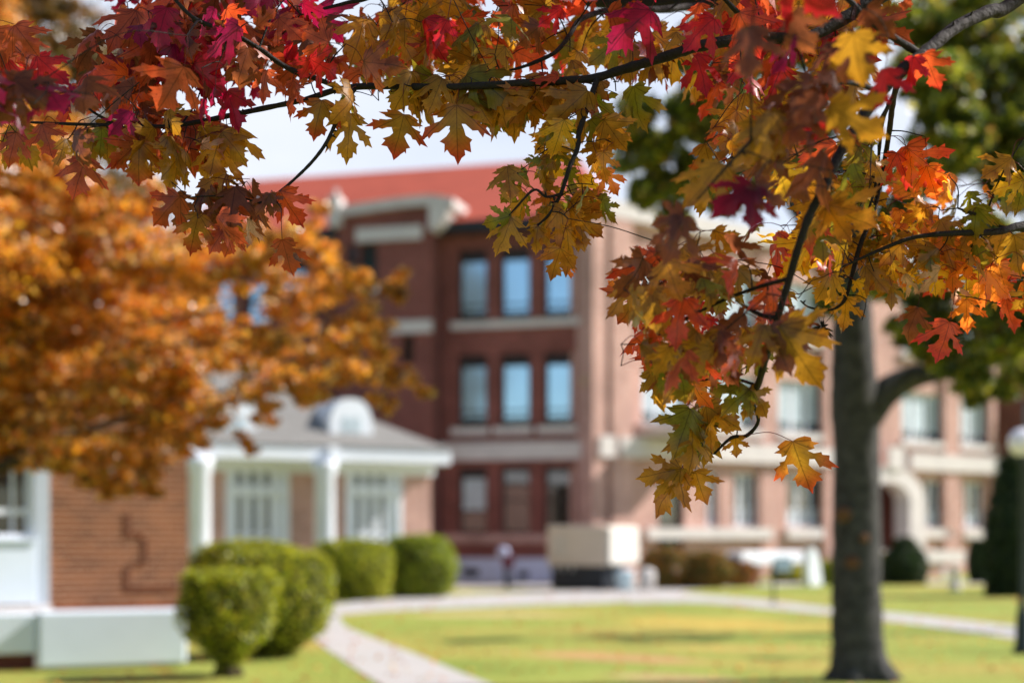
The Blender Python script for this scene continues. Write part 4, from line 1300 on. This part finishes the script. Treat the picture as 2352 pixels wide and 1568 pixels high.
# sign on a thin dark post
d = 32.5; x = (1777 - 1176) / F * d
sg = empty('signpost', (x, d, 0), 'thin dark signpost with small pale plate in front of the white bench', 'sign')
m = MB(); m.tube([(x, d, 0), (x, d, 1.0)], [.03, .028], 10); m.tube([(x, d, 0), (x, d, .03)], [.1, .1], 12); m.build('post', M_POST, sg)
m = MB(); Sx = Ax(x, d); m.box(Sx, .03, .42, .74, 1.06, -.01, .02); m.build('plate', M_PALEBLUE, sg, .02)
# short pale post near stair
d = 40; x = (2194 - 1176) / F * d
m = MB(); m.lathe((x, d, 0), [(.17, 0), (.16, .1), (.13, .14), (.12, .6), (.15, .64), (.1, .7), (.02, .72)], 14)
tag(m.build('bollard', M_STONE), 'slim pale stone bollard below the stair coping', 'bollard')
# lamp post
d = 19.0; x = (2349 - 1176) / F * d
lp = empty('lamp_post', (x, d, 0), 'black lamp post with a round white globe at the right edge', 'lamp post')
zc = EYE + (HZ - 1016) / F * d
m = MB(); m.lathe((x, d, 0), [(.13, 0), (.13, .06), (.1, .12), (.085, .5), (.06, .6), (.045, .8), (.04, zc - .3), (.07, zc - .26), (.08, zc - .2), (.05, zc - .17)], 16); m.build('pole', M_POST, lp)
m = MB(); pf = [(.19 * math.sin(math.pi * max(.04, min(.97, k / 14))), -.19 * math.cos(math.pi * k / 14)) for k in range(15)]
m.lathe((x, d, zc), pf, 24); m.build('globe', M_GLOBE, lp)

# ------------------------------------------------------------------ MAPLE TREE
maple = empty('maple_tree', (2.6, 3.9, 0), 'red and gold maple whose leafy branches hang across the top of the view', 'tree')
CR, MG, RD, RO, BO_, GO, OL, GG, YE, PA, BR, OR = [lin(*c)[:3] for c in ((170, 14, 52), (160, 24, 74), (214, 44, 40), (232, 96, 44), (192, 90, 52), (216, 150, 36), (178, 130, 36), (140, 140, 36), (246, 190, 40), (232, 190, 160), (140, 78, 48), (244, 142, 44))]
CR, MG, RD, RO, BO_, GO, OL, GG, YE, PA, BR, OR = [tuple(v * k for v in c) for c, k in zip((CR, MG, RD, RO, BO_, GO, OL, GG, YE, PA, BR, OR), (.75, .75, .75, .75, .65, .75, .68, .7, .95, .8, .6, .95))]
RU = lin(150, 84, 40)[:3]
COLS = dict(C=(CR, MG), M=(MG, CR), R=(RD, CR), T=(RO, RD), B=(BO_, RO), G=(GO, RU), O=(OL, GO), N=(GG, OL), Y=(YE, GO), P=(PA, BO_), D=(BR, RU), A=(OR, RO), o=(OL, RD), g=(GO, OL), K=(tuple(v * .45 for v in CR), CR))

branches = {}
def BR_(name, pts, radii, n=6):
    p3 = [np.array(q[1:]) if q[0] == 'w' else P(*q) for q in pts]
    sp = spline(p3, n)
    r = np.interp(np.linspace(0, 1, len(sp)), np.linspace(0, 1, len(radii)), radii)
    branches[name] = dict(pts=sp, r=list(r), twigs=[], leaves=Leaves(), nodes=[(p, rr) for p, rr in zip(sp, r)], pet=[])

mm = .001
BR_('b1', [('w', 2.55, 3.85, 2.2), ('w', 2.0, 3.5, 2.9), ('w', 1.35, 3.2, 3.05), (2120, -60, 3.05), (1935, 45, 3.0), (1850, 88, 2.97), (1770, 88, 2.95), (1690, 92, 2.92), (1600, 108, 2.9), (1520, 133, 2.9), (1420, 163, 2.9), (1360, 180, 2.9), (1250, 188, 2.88), (1100, 197, 2.88), (1000, 200, 2.88), (850, 198, 2.9), (775, 206, 2.9), (700, 229, 2.9), (600, 250, 2.9), (480, 275, 2.92), (390, 290, 2.95), (330, 289, 2.95), (200, 286, 2.97), (65, 281, 3.0)],
    [.05, .035, .024, .018, .013, .0125, .012, .0115, .011, .0105, .0095, .0085, .0078, .0072, .0068, .0065, .006, .0055, .0052, .005, .0045, .004, .0035, .0025])
BR_('b2', [('w', 2.55, 3.8, 2.5), ('w', 2.0, 3.2, 3.0), ('w', 1.4, 2.85, 3.0), (2360, -18, 2.75), (2270, 27, 2.7), (2200, 60, 2.65), (2130, 116, 2.6), (2053, 180, 2.55), (1985, 262, 2.5), (1930, 350, 2.45), (1890, 437, 2.4), (1864, 484, 2.4), (1839, 550, 2.4), (1810, 650, 2.42), (1780, 750, 2.45), (1757, 830, 2.55), (1740, 885, 2.65), (1727, 915, 2.72), (1742, 965, 2.78), (1715, 1000, 2.8), (1680, 1005, 2.8), (1640, 1042, 2.8)],
    [.045, .03, .02, .0135, .0125, .012, .0115, .011, .0095, .0085, .0078, .0074, .007, .0064, .006, .0062, .006, .0045, .0035, .004, .0035, .002])
BR_('b3', [(2070, 165, 2.6), (2052, 230, 2.8), (2043, 300, 3.0), (2030, 380, 3.1), (2008, 480, 3.1), (1975, 565, 3.1), (1955, 640, 3.1), (1938, 692, 3.1), (1905, 712, 3.1), (1860, 706, 3.1), (1838, 690, 3.1)], [.006, .006, .0058, .0055, .005, .0055, .005, .004, .0022, .002, .0015])
BR_('b3b', [(2062, 200, 2.62), (2030, 270, 2.8), (2020, 340, 3.0), (2012, 420, 3.0), (1990, 500, 3.0)], [.004, .004, .0035, .003, .002])
BR_('b4', [('w', 2.6, 3.9, 1.9), ('w', 1.9, 3.5, 2.2), (2520, 500, 3.25), (2352, 518, 3.1), (2290, 532, 3.05), (2180, 536, 3.0), (2100, 545, 3.0), (2040, 566, 3.0), (1985, 590, 3.0), (1930, 615, 3.0)], [.03, .02, .012, .009, .0075, .006, .0045, .004, .003, .002])
BR_('b4b', [(2352, 528, 3.1), (2300, 520, 3.08), (2262, 500, 3.05), (2235, 490, 3.0), (2200, 478, 3.0)], [.005, .0045, .004, .003, .002])
BR_('b5', [(815, 205, 2.9), (792, 235, 2.88), (770, 285, 2.86), (748, 330, 2.85), (718, 370, 2.85), (680, 408, 2.85), (640, 442, 2.85), (600, 464, 2.85), (560, 456, 2.85), (500, 450, 2.85), (432, 453, 2.85)], [.0048, .0045, .004, .0037, .0034, .003, .0028, .0024, .002, .0016, .0012])
BR_('b6', [(1372, 180, 2.9), (1352, 240, 2.87), (1330, 304, 2.85), (1326, 342, 2.84), (1309, 382, 2.83), (1297, 420, 2.83), (1285, 452, 2.83), (1262, 492, 2.83), (1232, 520, 2.83)], [.006, .0058, .0055, .005, .0045, .004, .0035, .003, .002])
BR_('b6b', [(1288, 446, 2.83), (1255, 452, 2.8), (1227, 436, 2.8), (1186, 476, 2.8), (1165, 500, 2.8)], [.003, .0025, .0025, .002, .0012])
BR_('b7', [('w', 1.2, 3.9, 3.5), (1690, -30, 3.6), (1560, 18, 3.5), (1432, 22, 3.3), (1375, 29, 3.2), (1330, 48, 3.1), (1309, 80, 3.05), (1277, 119, 3.0), (1227, 144, 3.0), (1190, 157, 3.0), (1150, 166, 3.0)], [.02, .012, .009, .007, .006, .0055, .005, .0045, .004, .003, .002])
BR_('b8', [('w', 2.4, 4.3, 3.4), ('w', 1.6, 4.4, 3.6), (1900, -60, 4.2), (1700, -8, 4.2), (1500, 8, 4.2), (1380, 4, 4.2), (1250, -10, 4.2), (1050, -40, 4.3)], [.05, .035, .028, .026, .024, .02, .016, .01])
BR_('b9', [(390, -20, 2.8), (410, 8, 2.8), (451, 45, 2.8), (533, 78, 2.82), (595, 111, 2.84), (640, 144, 2.86), (681, 166, 2.87), (730, 182, 2.88), (780, 203, 2.9)], [.003, .0035, .004, .0045, .0045, .005, .0055, .0055, .005])
BR_('b10', [(960, -60, 3.0), (850, -6, 3.0), (800, 6, 3.0), (745, 20, 3.0), (690, 34, 3.0)], [.006, .005, .004, .003, .002])
BR_('b11', [(1880, -60, 2.5), (1960, 10, 2.5), (1983, 37, 2.5), (2050, 84, 2.55), (2110, 122, 2.6)], [.004, .005, .0055, .0062, .007])
BR_('b12', [(1640, -30, 2.75), (1690, 25, 2.8), (1730, 60, 2.88), (1770, 88, 2.95)], [.004, .005, .005, .006])
BR_('b13', [(1000, 120, 3.05), (900, 90, 3.0), (1000, 30, 3.1)], [.002, .002, .002])
BR_('b14', [(270, 288, 2.95), (235, 270, 2.95), (205, 250, 2.95), (190, 225, 2.95)], [.0035, .003, .0026, .0015])
BR_('b15', [(2010, 206, 2.53), (1950, 190, 2.45), (1860, 205, 2.35), (1760, 290, 2.25), (1690, 360, 2.2), (1600, 460, 2.2)], [.005, .004, .0035, .003, .0025, .0015])
BR_('b16', [(1810, 640, 2.42), (1740, 660, 2.5), (1660, 690, 2.55), (1560, 740, 2.6), (1480, 790, 2.65)], [.004, .0035, .003, .0025, .0015])
BR_('b17', [(1790, 730, 2.45), (1745, 722, 2.5), (1690, 690, 2.55)], [.005, .004, .002])
BR_('b18', [(1740, 885, 2.65), (1680, 868, 2.7), (1620, 872, 2.72), (1560, 880, 2.75)], [.003, .0026, .002, .0012])
del branches['b13']


def attach(node, maxtw=0.5, own=None):
    """connect a leaf-cluster node with the nearest branch or twig by a thin twig"""
    best = None
    for k, b in branches.items():
        for (p, r) in b['nodes']:
            if r > 0.03: continue
            dd = np.linalg.norm(p - node) + (0.04 if k == 'b8' else 0)
            if best is None or dd < best[0]: best = (dd, k, p, r)
    dd, k, p, r = best
    b = branches[k]
    if dd > 0.012:
        mid = (p + node) / 2 + np.array((random.uniform(-.1, .1), random.uniform(-.1, .1), random.uniform(0, .12))) * dd
        sp = spline([p, mid, node], 5)
        r0 = min(r * .8, .0012 + dd * .008)
        b['twigs'].append((sp, list(np.linspace(r0, .0011, len(sp)))))
        for i, q in enumerate(sp[2:]): b['nodes'].append((q, np.interp(i, [0, 8], [r0, .0011])))
    return k


def petiole(k, a, b_, sag=.15):
    dd = np.linalg.norm(b_ - a)
    mid = (a + b_) / 2 + np.array((0, 0, sag * dd)) + RNG.normal(0, .08 * dd, 3)
    sp = spline([a, mid, b_], 4)
    branches[k]['pet'].append((sp, list(np.linspace(.0009, .00065, len(sp)))))


STALK = {(1821, 1013): (1706, 1000, 2.79)}


def hero(bx, by, tx, ty, col='G', d=2.88, turn=0.0, tilt=0.0, wid=1.0, curl=.25, fold=.12, plen=.05, edge=.9, var=None):
    """a leaf from its base to its tip; turn rolls it about its midrib, tilt moves its tip away"""
    base = P(bx, by, d); tip = P(tx, ty, d + tilt)
    ax = tip - base; L = np.linalg.norm(ax)
    a = ax / L
    vn = base - np.array((0, 0, EYE)); vn = -vn / np.linalg.norm(vn)
    vn = vn - a * (vn @ a); vn /= np.linalg.norm(vn)
    s = np.cross(a, vn)
    t = math.radians(turn)
    nn = vn * math.cos(t) + s * math.sin(t)
    node = base - a * plen * .6 + np.array((random.uniform(-.01, .01), random.uniform(-.02, .02), plen * .55))
    if (bx, by) in STALK: node = P(*STALK[bx, by])
    near = min(((np.linalg.norm(p - base), i, kk) for kk, b in branches.items() for i, (p, r) in enumerate(b['nodes'])), key=lambda q: q[0])
    if near[0] < .06 and (bx, by) not in STALK:
        k = near[2]; node = branches[k]['nodes'][near[1]][0]
    else:
        k = attach(node)
    petiole(k, node, base)
    ci, ce = COLS[col]
    j = 1 + random.uniform(-.12, .12)
    branches[k]['leaves'].add(base, a, nn, L, tuple(x * j for x in ci), ce, curl, fold, var, wid, edge)


HEROES = """
1049 242 1049 367 o 2.86 6|928 263 903 367 o 2.86 -12|807 262 792 370 O 2.88 15 .85|1184 201 1174 337 O 2.9 20|1129 242 1129 322 N 2.95 40|1350 209 1248 298 O 2.84 10|1453 197 1473 314 N 2.95 35|1404 263 1387 367 G 2.9 30
981 205 948 265 O 2.92 20|997 209 1016 250 O 2.92 40|835 142 930 150 D 2.8 -15|1028 45 998 102 R 2.85 30|1494 22 1391 110 C 2.75 20|1281 172 1213 188 T 2.85 55|714 135 784 183 R 2.8 30|714 135 690 190 R 2.8 -30
1182 423 1141 470 N 2.82 20|1174 496 1104 515 N 2.8 10|1174 500 1137 593 O 2.8 30|1287 570 1264 645 G 2.8 10|1240 369 1199 365 N 2.85 30|1387 390 1426 450 A 2.85 -30|1313 464 1402 494 G 2.85 20|1290 480 1215 568 G 2.82 30|1326 492 1385 552 G 2.86 20|1268 312 1227 330 N 2.9 30|1301 525 1313 634 G 2.84 -25|1210 400 1150 420 N 2.9 20|1255 440 1240 510 A 2.9 40|1235 520 1228 590 O 2.82 25|1330 505 1345 580 O 2.86 -30|1300 600 1308 645 A 2.9 50
195 361 166 462 B 2.86 15|546 57 460 138 M 2.78 30 .7|382 16 353 121 C 2.8 20|490 20 450 92 M 2.8 50|423 154 357 265 B 2.6 -10|521 209 554 314 C 2.85 30|495 205 480 250 M 2.85 50|295 254 242 318 M 2.8 50|468 230 451 306 C 2.82 65|234 295 226 371 N 2.9 20|320 324 316 433 o 2.86 10|318 326 250 396 B 2.86 -10|410 375 377 437 O 2.9 20|521 398 447 433 G 2.86 25|525 402 521 449 G 2.86 30|464 332 517 371 P 2.88 40|513 312 550 379 O 2.9 40|739 230 718 326 o 2.86 8|414 453 340 523 B 2.82 20|457 492 431 590 o 2.82 10|517 521 476 588 B 2.84 25|574 505 562 576 P 2.86 60|620 447 583 498 D 2.8 25|620 447 648 490 D 2.8 -10|644 439 697 527 T 2.84 15|648 550 673 645 B 2.82 12|533 525 521 593 B 2.86 -20|98 287 119 363 B 2.95 20|37 304 16 388 B 2.95 15|304 197 217 211 D 2.85 45|176 213 100 240 M 2.85 40|755 98 677 60 B 2.78 10|673 185 652 281 B 2.85 60|570 111 533 207 D 2.85 30|695 8 749 36 C 2.8 20|464 287 500 338 O 2.9 30|610 160 600 240 B 2.85 40|590 60 640 20 B 2.75 20|640 40 700 100 B 2.78 -20|520 20 560 80 T 2.82 25
1821 1013 1866 1146 o 2.78 8|1564 1076 1451 1099 O 2.78 12|1568 1076 1545 1158 O 2.78 -20|1596 1081 1622 1160 G 2.8 20|1564 1080 1489 1177 G 2.8 50|1606 996 1538 1052 N 2.8 20|1690 1001 1690 1055 G 2.8 30|1578 945 1568 1000 P 2.82 50|1756 748 1716 845 O 2.35 15|1793 748 1884 900 O 2.35 10|1770 745 1821 876 D 2.35 -5|1810 735 1915 797 O 2.35 20|1723 893 1655 951 N 2.65 15|1723 893 1775 963 O 2.65 -20|1720 890 1712 960 N 2.68 10|1493 706 1442 726 O 2.6 20|1500 850 1521 950 O 2.65 25|1587 850 1515 925 O 2.6 20|1590 870 1620 940 A 2.75 35|1465 612 1404 688 D 2.7 15|1640 800 1540 830 O 2.4 30|1600 760 1500 860 O 2.45 30|1700 880 1620 900 N 2.65 30
2220 687 2220 773 A 3.1 10|2182 738 2154 834 T 3.05 -20|2309 687 2335 773 T 3.1 40|1943 682 1936 768 G 3.1 20|2107 706 2075 787 D 3.1 40|2051 600 2051 651 Y 3.0 35|2248 645 2314 694 A 3.1 -10|2140 605 2150 690 Y 3.05 10|2190 600 2185 680 A 3.05 20|2290 600 2330 660 T 3.15 30|2240 560 2260 630 N 3.05 10|2330 540 2340 640 O 3.05 20|2170 560 2120 640 G 3.05 20|2070 560 2020 610 G 3.0 20
2122 123 2163 219 T 2.55 10|2100 130 2077 215 R 2.55 40|1692 254 1657 359 G 2.85 20|1692 254 1625 300 G 2.85 10|1778 197 1790 265 Y 3.0 5|1884 144 1907 207 Y 3.0 20|1823 86 1774 183 M 2.3 55|1655 377 1573 474 O 2.25 30|1568 496 1519 617 D 2.2 20|1568 490 1490 520 D 2.2 30|1724 62 1712 195 D 2.05 20|1733 427 1634 482 K 2.15 25|1735 427 1812 474 D 2.15 -20|1730 430 1724 539 K 2.15 5|1901 472 1950 556 G 2.45 15|1901 472 2026 535 G 2.45 20|2081 336 2167 437 T 3.0 30|2090 345 2090 430 A 3.0 30|2060 350 2020 430 T 3.0 30|2130 380 2150 470 A 3.0 20|2323 365 2254 408 O 3.0 20|2352 414 2270 440 Y 3.0 20|2360 400 2330 500 N 3.0 20|2241 476 2237 556 N 3.0 20|1880 217 1819 293 D 2.1 25|2036 160 2007 265 R 2.2 45|1905 246 2046 330 O 2.1 20|1774 263 1665 396 O 2.2 45|1640 40 1560 120 R 2.7 30|1700 30 1740 130 T 2.7 20|1610 10 1590 70 T 2.75 30|1820 30 1870 130 D 2.1 20|1960 90 1930 200 D 2.15 30|1990 20 2060 90 D 2.3 20
1400 30 1500 70 B 3.0 20|1330 120 1290 190 G 3.0 30|1240 60 1180 110 D 3.0 10|1290 20 1230 60 R 3.0 30|1120 60 1060 90 O 3.0 20|930 40 870 90 O 3.0 20|1180 10 1120 60 B 3.0 30|880 100 820 130 G 3.0 40|1080 150 1010 190 G 2.95 40|1160 110 1100 170 O 3.0 30|1430 90 1340 150 N 3.0 20
"""
for row in HEROES.replace('\n', '|').split('|'):
    f = row.split()
    if not f: continue
    x0_, y0_, x1_, y1_ = map(float, f[:4])
    hero(x0_, y0_, x1_, y1_, f[4], float(f[5]), float(f[6]) if len(f) > 6 else 0, random.uniform(-.02, .03), float(f[7]) if len(f) > 7 else random.uniform(.9, 1.08), random.uniform(.05, .35), random.uniform(.05, .22))


def inside(x, y, poly):
    c = False; n = len(poly)
    for i in range(n):
        x1, y1 = poly[i]; x2, y2 = poly[(i + 1) % n]
        if (y1 > y) != (y2 > y) and x < (x2 - x1) * (y - y1) / (y2 - y1) + x1: c = not c
    return c


BPX = []
for k_ in ('b1', 'b2', 'b3', 'b5', 'b6', 'b7', 'b9', 'b4'):
    for p_ in branches[k_]['pts']:
        if p_[1] > 1 and abs(1176 + F * p_[0] / p_[1] - 1176) < 1300:
            BPX.append((1176 + F * p_[0] / p_[1], HZ - F * (p_[2] - EYE) / p_[1], p_[1]))
BPX = np.array(BPX)


def covers(a, b):
    for t in (0.15, .4, .65, .9):
        p = a * (1 - t) + b * t
        x, y = 1176 + F * p[0] / p[1], HZ - F * (p[2] - EYE) / p[1]
        d = np.hypot(BPX[:, 0] - x, BPX[:, 1] - y)
        if ((d < 34) & (BPX[:, 2] > p[1] - .01)).any(): return True
    return False


def fill(poly, n, d0, d1, cols, down=1.0, size=(.078, .12), spread=1.0, face=.5):
    xs = [p[0] for p in poly]; ys = [p[1] for p in poly]
    made = 0
    while made < n:
        x, y = random.uniform(min(xs), max(xs)), random.uniform(min(ys), max(ys))
        if not inside(x, y, poly): continue
        d = random.uniform(d0, d1)
        node = P(x, y - 30, d)
        k = attach(node)
        m_ = random.choice((2, 3, 3, 4)); cc = random.choice(cols)
        ph = random.uniform(0, 6.28)
        for i in range(m_):
            an = ph + i * 2 * math.pi / m_ + random.uniform(-.4, .4)
            out_ = np.array((math.cos(an), math.sin(an) * .8, random.uniform(-.5, .3)))
            out_ /= np.linalg.norm(out_)
            base = node + out_ * random.uniform(.03, .065)
            q = (base - np.array((0, 0, EYE))); qx, qy = 1176 + F * q[0] / q[1], HZ - F * q[2] / q[1]
            ax = out_ * random.uniform(.3, .9) + np.array((random.gauss(0, .3), random.gauss(0, .3), -down * random.uniform(.5, 1.3)))
            L = random.uniform(*size)
            tp = base + ax / np.linalg.norm(ax) * L * .8 - np.array((0, 0, EYE)); tx_, ty_ = 1176 + F * tp[0] / tp[1], HZ - F * tp[2] / tp[1]
            if not inside(tx_, ty_, poly): continue
            if covers(base, base + ax / np.linalg.norm(ax) * L) and random.random() < .88: made += .05; continue
            nn = np.array((random.gauss(0, .55), -face, random.gauss(.25, .5)))
            ck = cc if random.random() < .75 else random.choice(cols); ci, ce = COLS[ck]
            j = random.uniform(.8, 1.15)
            branches[k]['leaves'].add(base, ax, nn, L, tuple(v * j for v in ci), ce, random.uniform(.1, .7), random.uniform(.05, .35), None, random.uniform(.85, 1.1), random.uniform(.4, 1))
            petiole(k, node, base)
            made += 1


fill([(-60, 75), (230, 85), (300, -60), (760, -60), (790, 130), (740, 215), (560, 235), (330, 268), (-60, 275)], 135, 2.92, 3.35, 'CMRDTBBDDB', .6)
fill([(-60, 200), (300, 240), (-60, 290)], 14, 2.3, 2.6, 'CMDR', .6)
fill([(-60, 300), (560, 280), (585, 340), (520, 390), (360, 400), (200, 400), (100, 390), (-60, 360)], 42, 2.85, 3.1, 'BOOBGDg', 1.2)
fill([(340, 445), (560, 440), (640, 480), (600, 560), (470, 585), (420, 540), (350, 510)], 9, 2.8, 2.95, 'BOGD', 1.2)
fill([(770, 60), (860, 30), (960, -60), (1500, -60), (1480, 190), (1300, 175), (1000, 195), (780, 190)], 112, 2.95, 3.5, 'OOoGgGNOTBoR', .7)
fill([(690, 215), (1430, 195), (1420, 270), (1300, 260), (1150, 285), (1000, 270), (860, 270), (700, 260)], 34, 2.88, 3.0, 'OOgGoON', 1.3)
fill([(1330, 240), (1430, 250), (1440, 350), (1420, 400), (1400, 520), (1390, 560), (1310, 620), (1240, 560), (1180, 520), (1150, 460), (1230, 380), (1230, 320)], 36, 2.78, 2.98, 'GggNNYOO', 1.1, (.055, .085))
fill([(1400, -60), (2120, -60), (2090, 130), (2000, 250), (1930, 330), (1700, 300), (1560, 240), (1440, 215), (1380, 160)], 105, 2.75, 3.4, 'RTRDBToGgYOoR', .8)
fill([(1620, -60), (2100, -60), (2050, 250), (1980, 420), (1850, 560), (1700, 480), (1640, 330), (1650, 100)], 18, 2.0, 2.4, 'DDOODRO', 1.0)
fill([(1640, 290), (1980, 300), (2080, 340), (2000, 560), (1960, 720), (1820, 690), (1640, 640), (1560, 520), (1600, 420)], 78, 2.6, 3.2, 'GOTYgDgNOo', 1.0, (.06, .1))
fill([(1470, 590), (1600, 540), (1800, 600), (1900, 700), (1900, 790), (1780, 830), (1700, 900), (1560, 930), (1420, 870), (1400, 700)], 80, 2.4, 2.95, 'OOGNDOTgBo', 1.0, (.06, .098))
fill([(1400, 600), (1500, 580), (1640, 760), (1560, 850), (1420, 880), (1395, 720)], 26, 2.9, 3.2, 'TRPAT', 1.0, (.05, .08))
fill([(1570, 960), (1700, 880), (1760, 930), (1690, 1040), (1620, 1090), (1540, 1060)], 7, 2.72, 2.85, 'OGN', 1.2)
fill([(1960, 440), (2120, 330), (2200, 440), (2352, 460), (2420, 700), (2300, 730), (2200, 700), (2080, 690), (2010, 640), (1960, 560)], 70, 2.95, 3.4, 'GYAATONgPY', 1.0, (.055, .09))
fill([(1980, 540), (2280, 540), (2200, 620), (2000, 640)], 20, 3.0, 3.2, 'GNYO', 1.0, (.05, .08))
fill([(1880, 540), (2090, 560), (2050, 690), (1980, 770), (1880, 740)], 22, 3.0, 3.2, 'GgNYO', 1.0, (.06, .09))
# crown above and to the right of the picture: unseen rest of the tree, added and thickened for its shade
def upper(n):
    k = 0
    while k < n:
        c = np.array((random.uniform(-1.0, 4.4), random.uniform(2.0, 6.0), random.uniform(2.9, 5.6)))
        py = HZ - F * (c[2] - EYE) / c[1]; px = 1176 + F * c[0] / c[1]
        if py > -160 and px < 2520: continue
        if ((c[0] - 2.4) / 3.4) ** 2 + ((c[1] - 4) / 2.4) ** 2 + ((c[2] - 4) / 2.0) ** 2 > 1: continue
        if c[1] < 3.1 and c[0] < .9 and random.random() < .6: continue
        k += 1; yield c
TOP = Leaves()
for c in upper(3600):
    ck = random.choice('RTDBOGC'); ci, ce = COLS[ck]
    TOP.add(c, (random.gauss(0, .6), random.gauss(0, .6), -random.random()), (random.gauss(0, .6), random.gauss(0, .6), 1), random.uniform(.09, .13), ci, ce)

trunk = MB()
tp = spline([(2.6, 3.9, -.02), (2.6, 3.9, .5), (2.58, 3.88, 1.4), (2.55, 3.85, 2.3), (2.5, 3.9, 3.2), (2.4, 4.2, 4.6), (2.3, 4.3, 5.8)], 6)
trunk.tube(tp, list(np.interp(np.linspace(0, 1, len(tp)), [0, .08, .4, .55, 1], [.26, .2, .17, .13, .03])), 18, jitter=.04)
limbs(trunk, tp[22], [(.6, 4.4, 4.6), (1.2, 5.2, 4.4), (3.8, 3.4, 4.6), (1.4, 2.8, 4.4)], .06)
trunk.build('trunk', M_BARK, maple)
TOP.build('crown', M_MAPLE, maple)
for k, b in branches.items():
    m = MB(); m.tube(b['pts'], [r * random.uniform(.93, 1.12) for r in b['r']], 9)
    bd = [i for i in range(2, len(b['pts']) - 2) if random.random() < .12]
    for i in bd:   # buds and spurs
        p = b['pts'][i]; dv = RNG.normal(0, 1, 3); dv /= np.linalg.norm(dv); r = b['r'][i]
        m.tube([p, p + dv * (r + .004), p + dv * (r + .009)], [.002, .0022, .0006], 6)
    for (sp, rr) in b['twigs']: m.tube(sp, rr, 6, cap=False)
    o = m.build('branch', M_BRANCH, maple)
    for (sp, rr) in b['pet']: b['leaves'].stalk(sp, rr, lin(110, 36, 40))
    b['leaves'].build('foliage', M_MAPLE, o)

# seed cluster hanging from the curled twig
sc = MB()
c0 = P(1888, 750, 3.1)
for k in range(26):
    dv = RNG.normal(0, 1, 3); dv /= np.linalg.norm(dv); dv[2] -= .5
    p = c0 + dv * .004
    sc.tube([p, p + dv * .012, p + dv * .022], [.0015, .003, .0006], 5)
for q in ((1860, 706), (1900, 711), (1880, 700)):
    sc.tube(spline([P(q[0], q[1], 3.1), P(q[0] + 14, (q[1] + 745) / 2 - 10, 3.1), c0], 5), [.0007] * 11, 4)
sc.build('seed_cluster', M_BRANCH, maple)

# fallen leaves on the grass
n = 2200
yy = RNG.uniform(12, 40, n); xx = RNG.uniform(-1, 1, n) * yy * .4
cpos = np.stack([xx, yy, np.full(n, .03)], 1)
v, t, c = scatter(cpos, RNG.uniform(.05, .09, n), palette(n, [(200, 140, 60), (190, 110, 50), (170, 90, 50), (210, 170, 80)], [3, 3, 2, 2]), 'star', 0, np.tile([0, 0, 4.], (n, 1)))
o = mesh_np('fallen_leaves', v, t, c, None, M_TREELEAF, None, smooth=False)
tag(o, 'fallen orange and tan leaves scattered over the lawn', 'leaves', kind='stuff')

for o in COL.objects:
    if o.parent is None and o.name.split('.')[0] in ('topiary', 'bush', 'hedge'): o['group'] = 'clipped bushes beside the path'
    elif o.parent is None and o.name.split('.')[0] == 'shrub': o['group'] = 'shrubs along the foot of the wing'
    elif o.parent is None and o.name.split('.')[0] == 'bollard': o['group'] = 'stone bollards by the walkway'
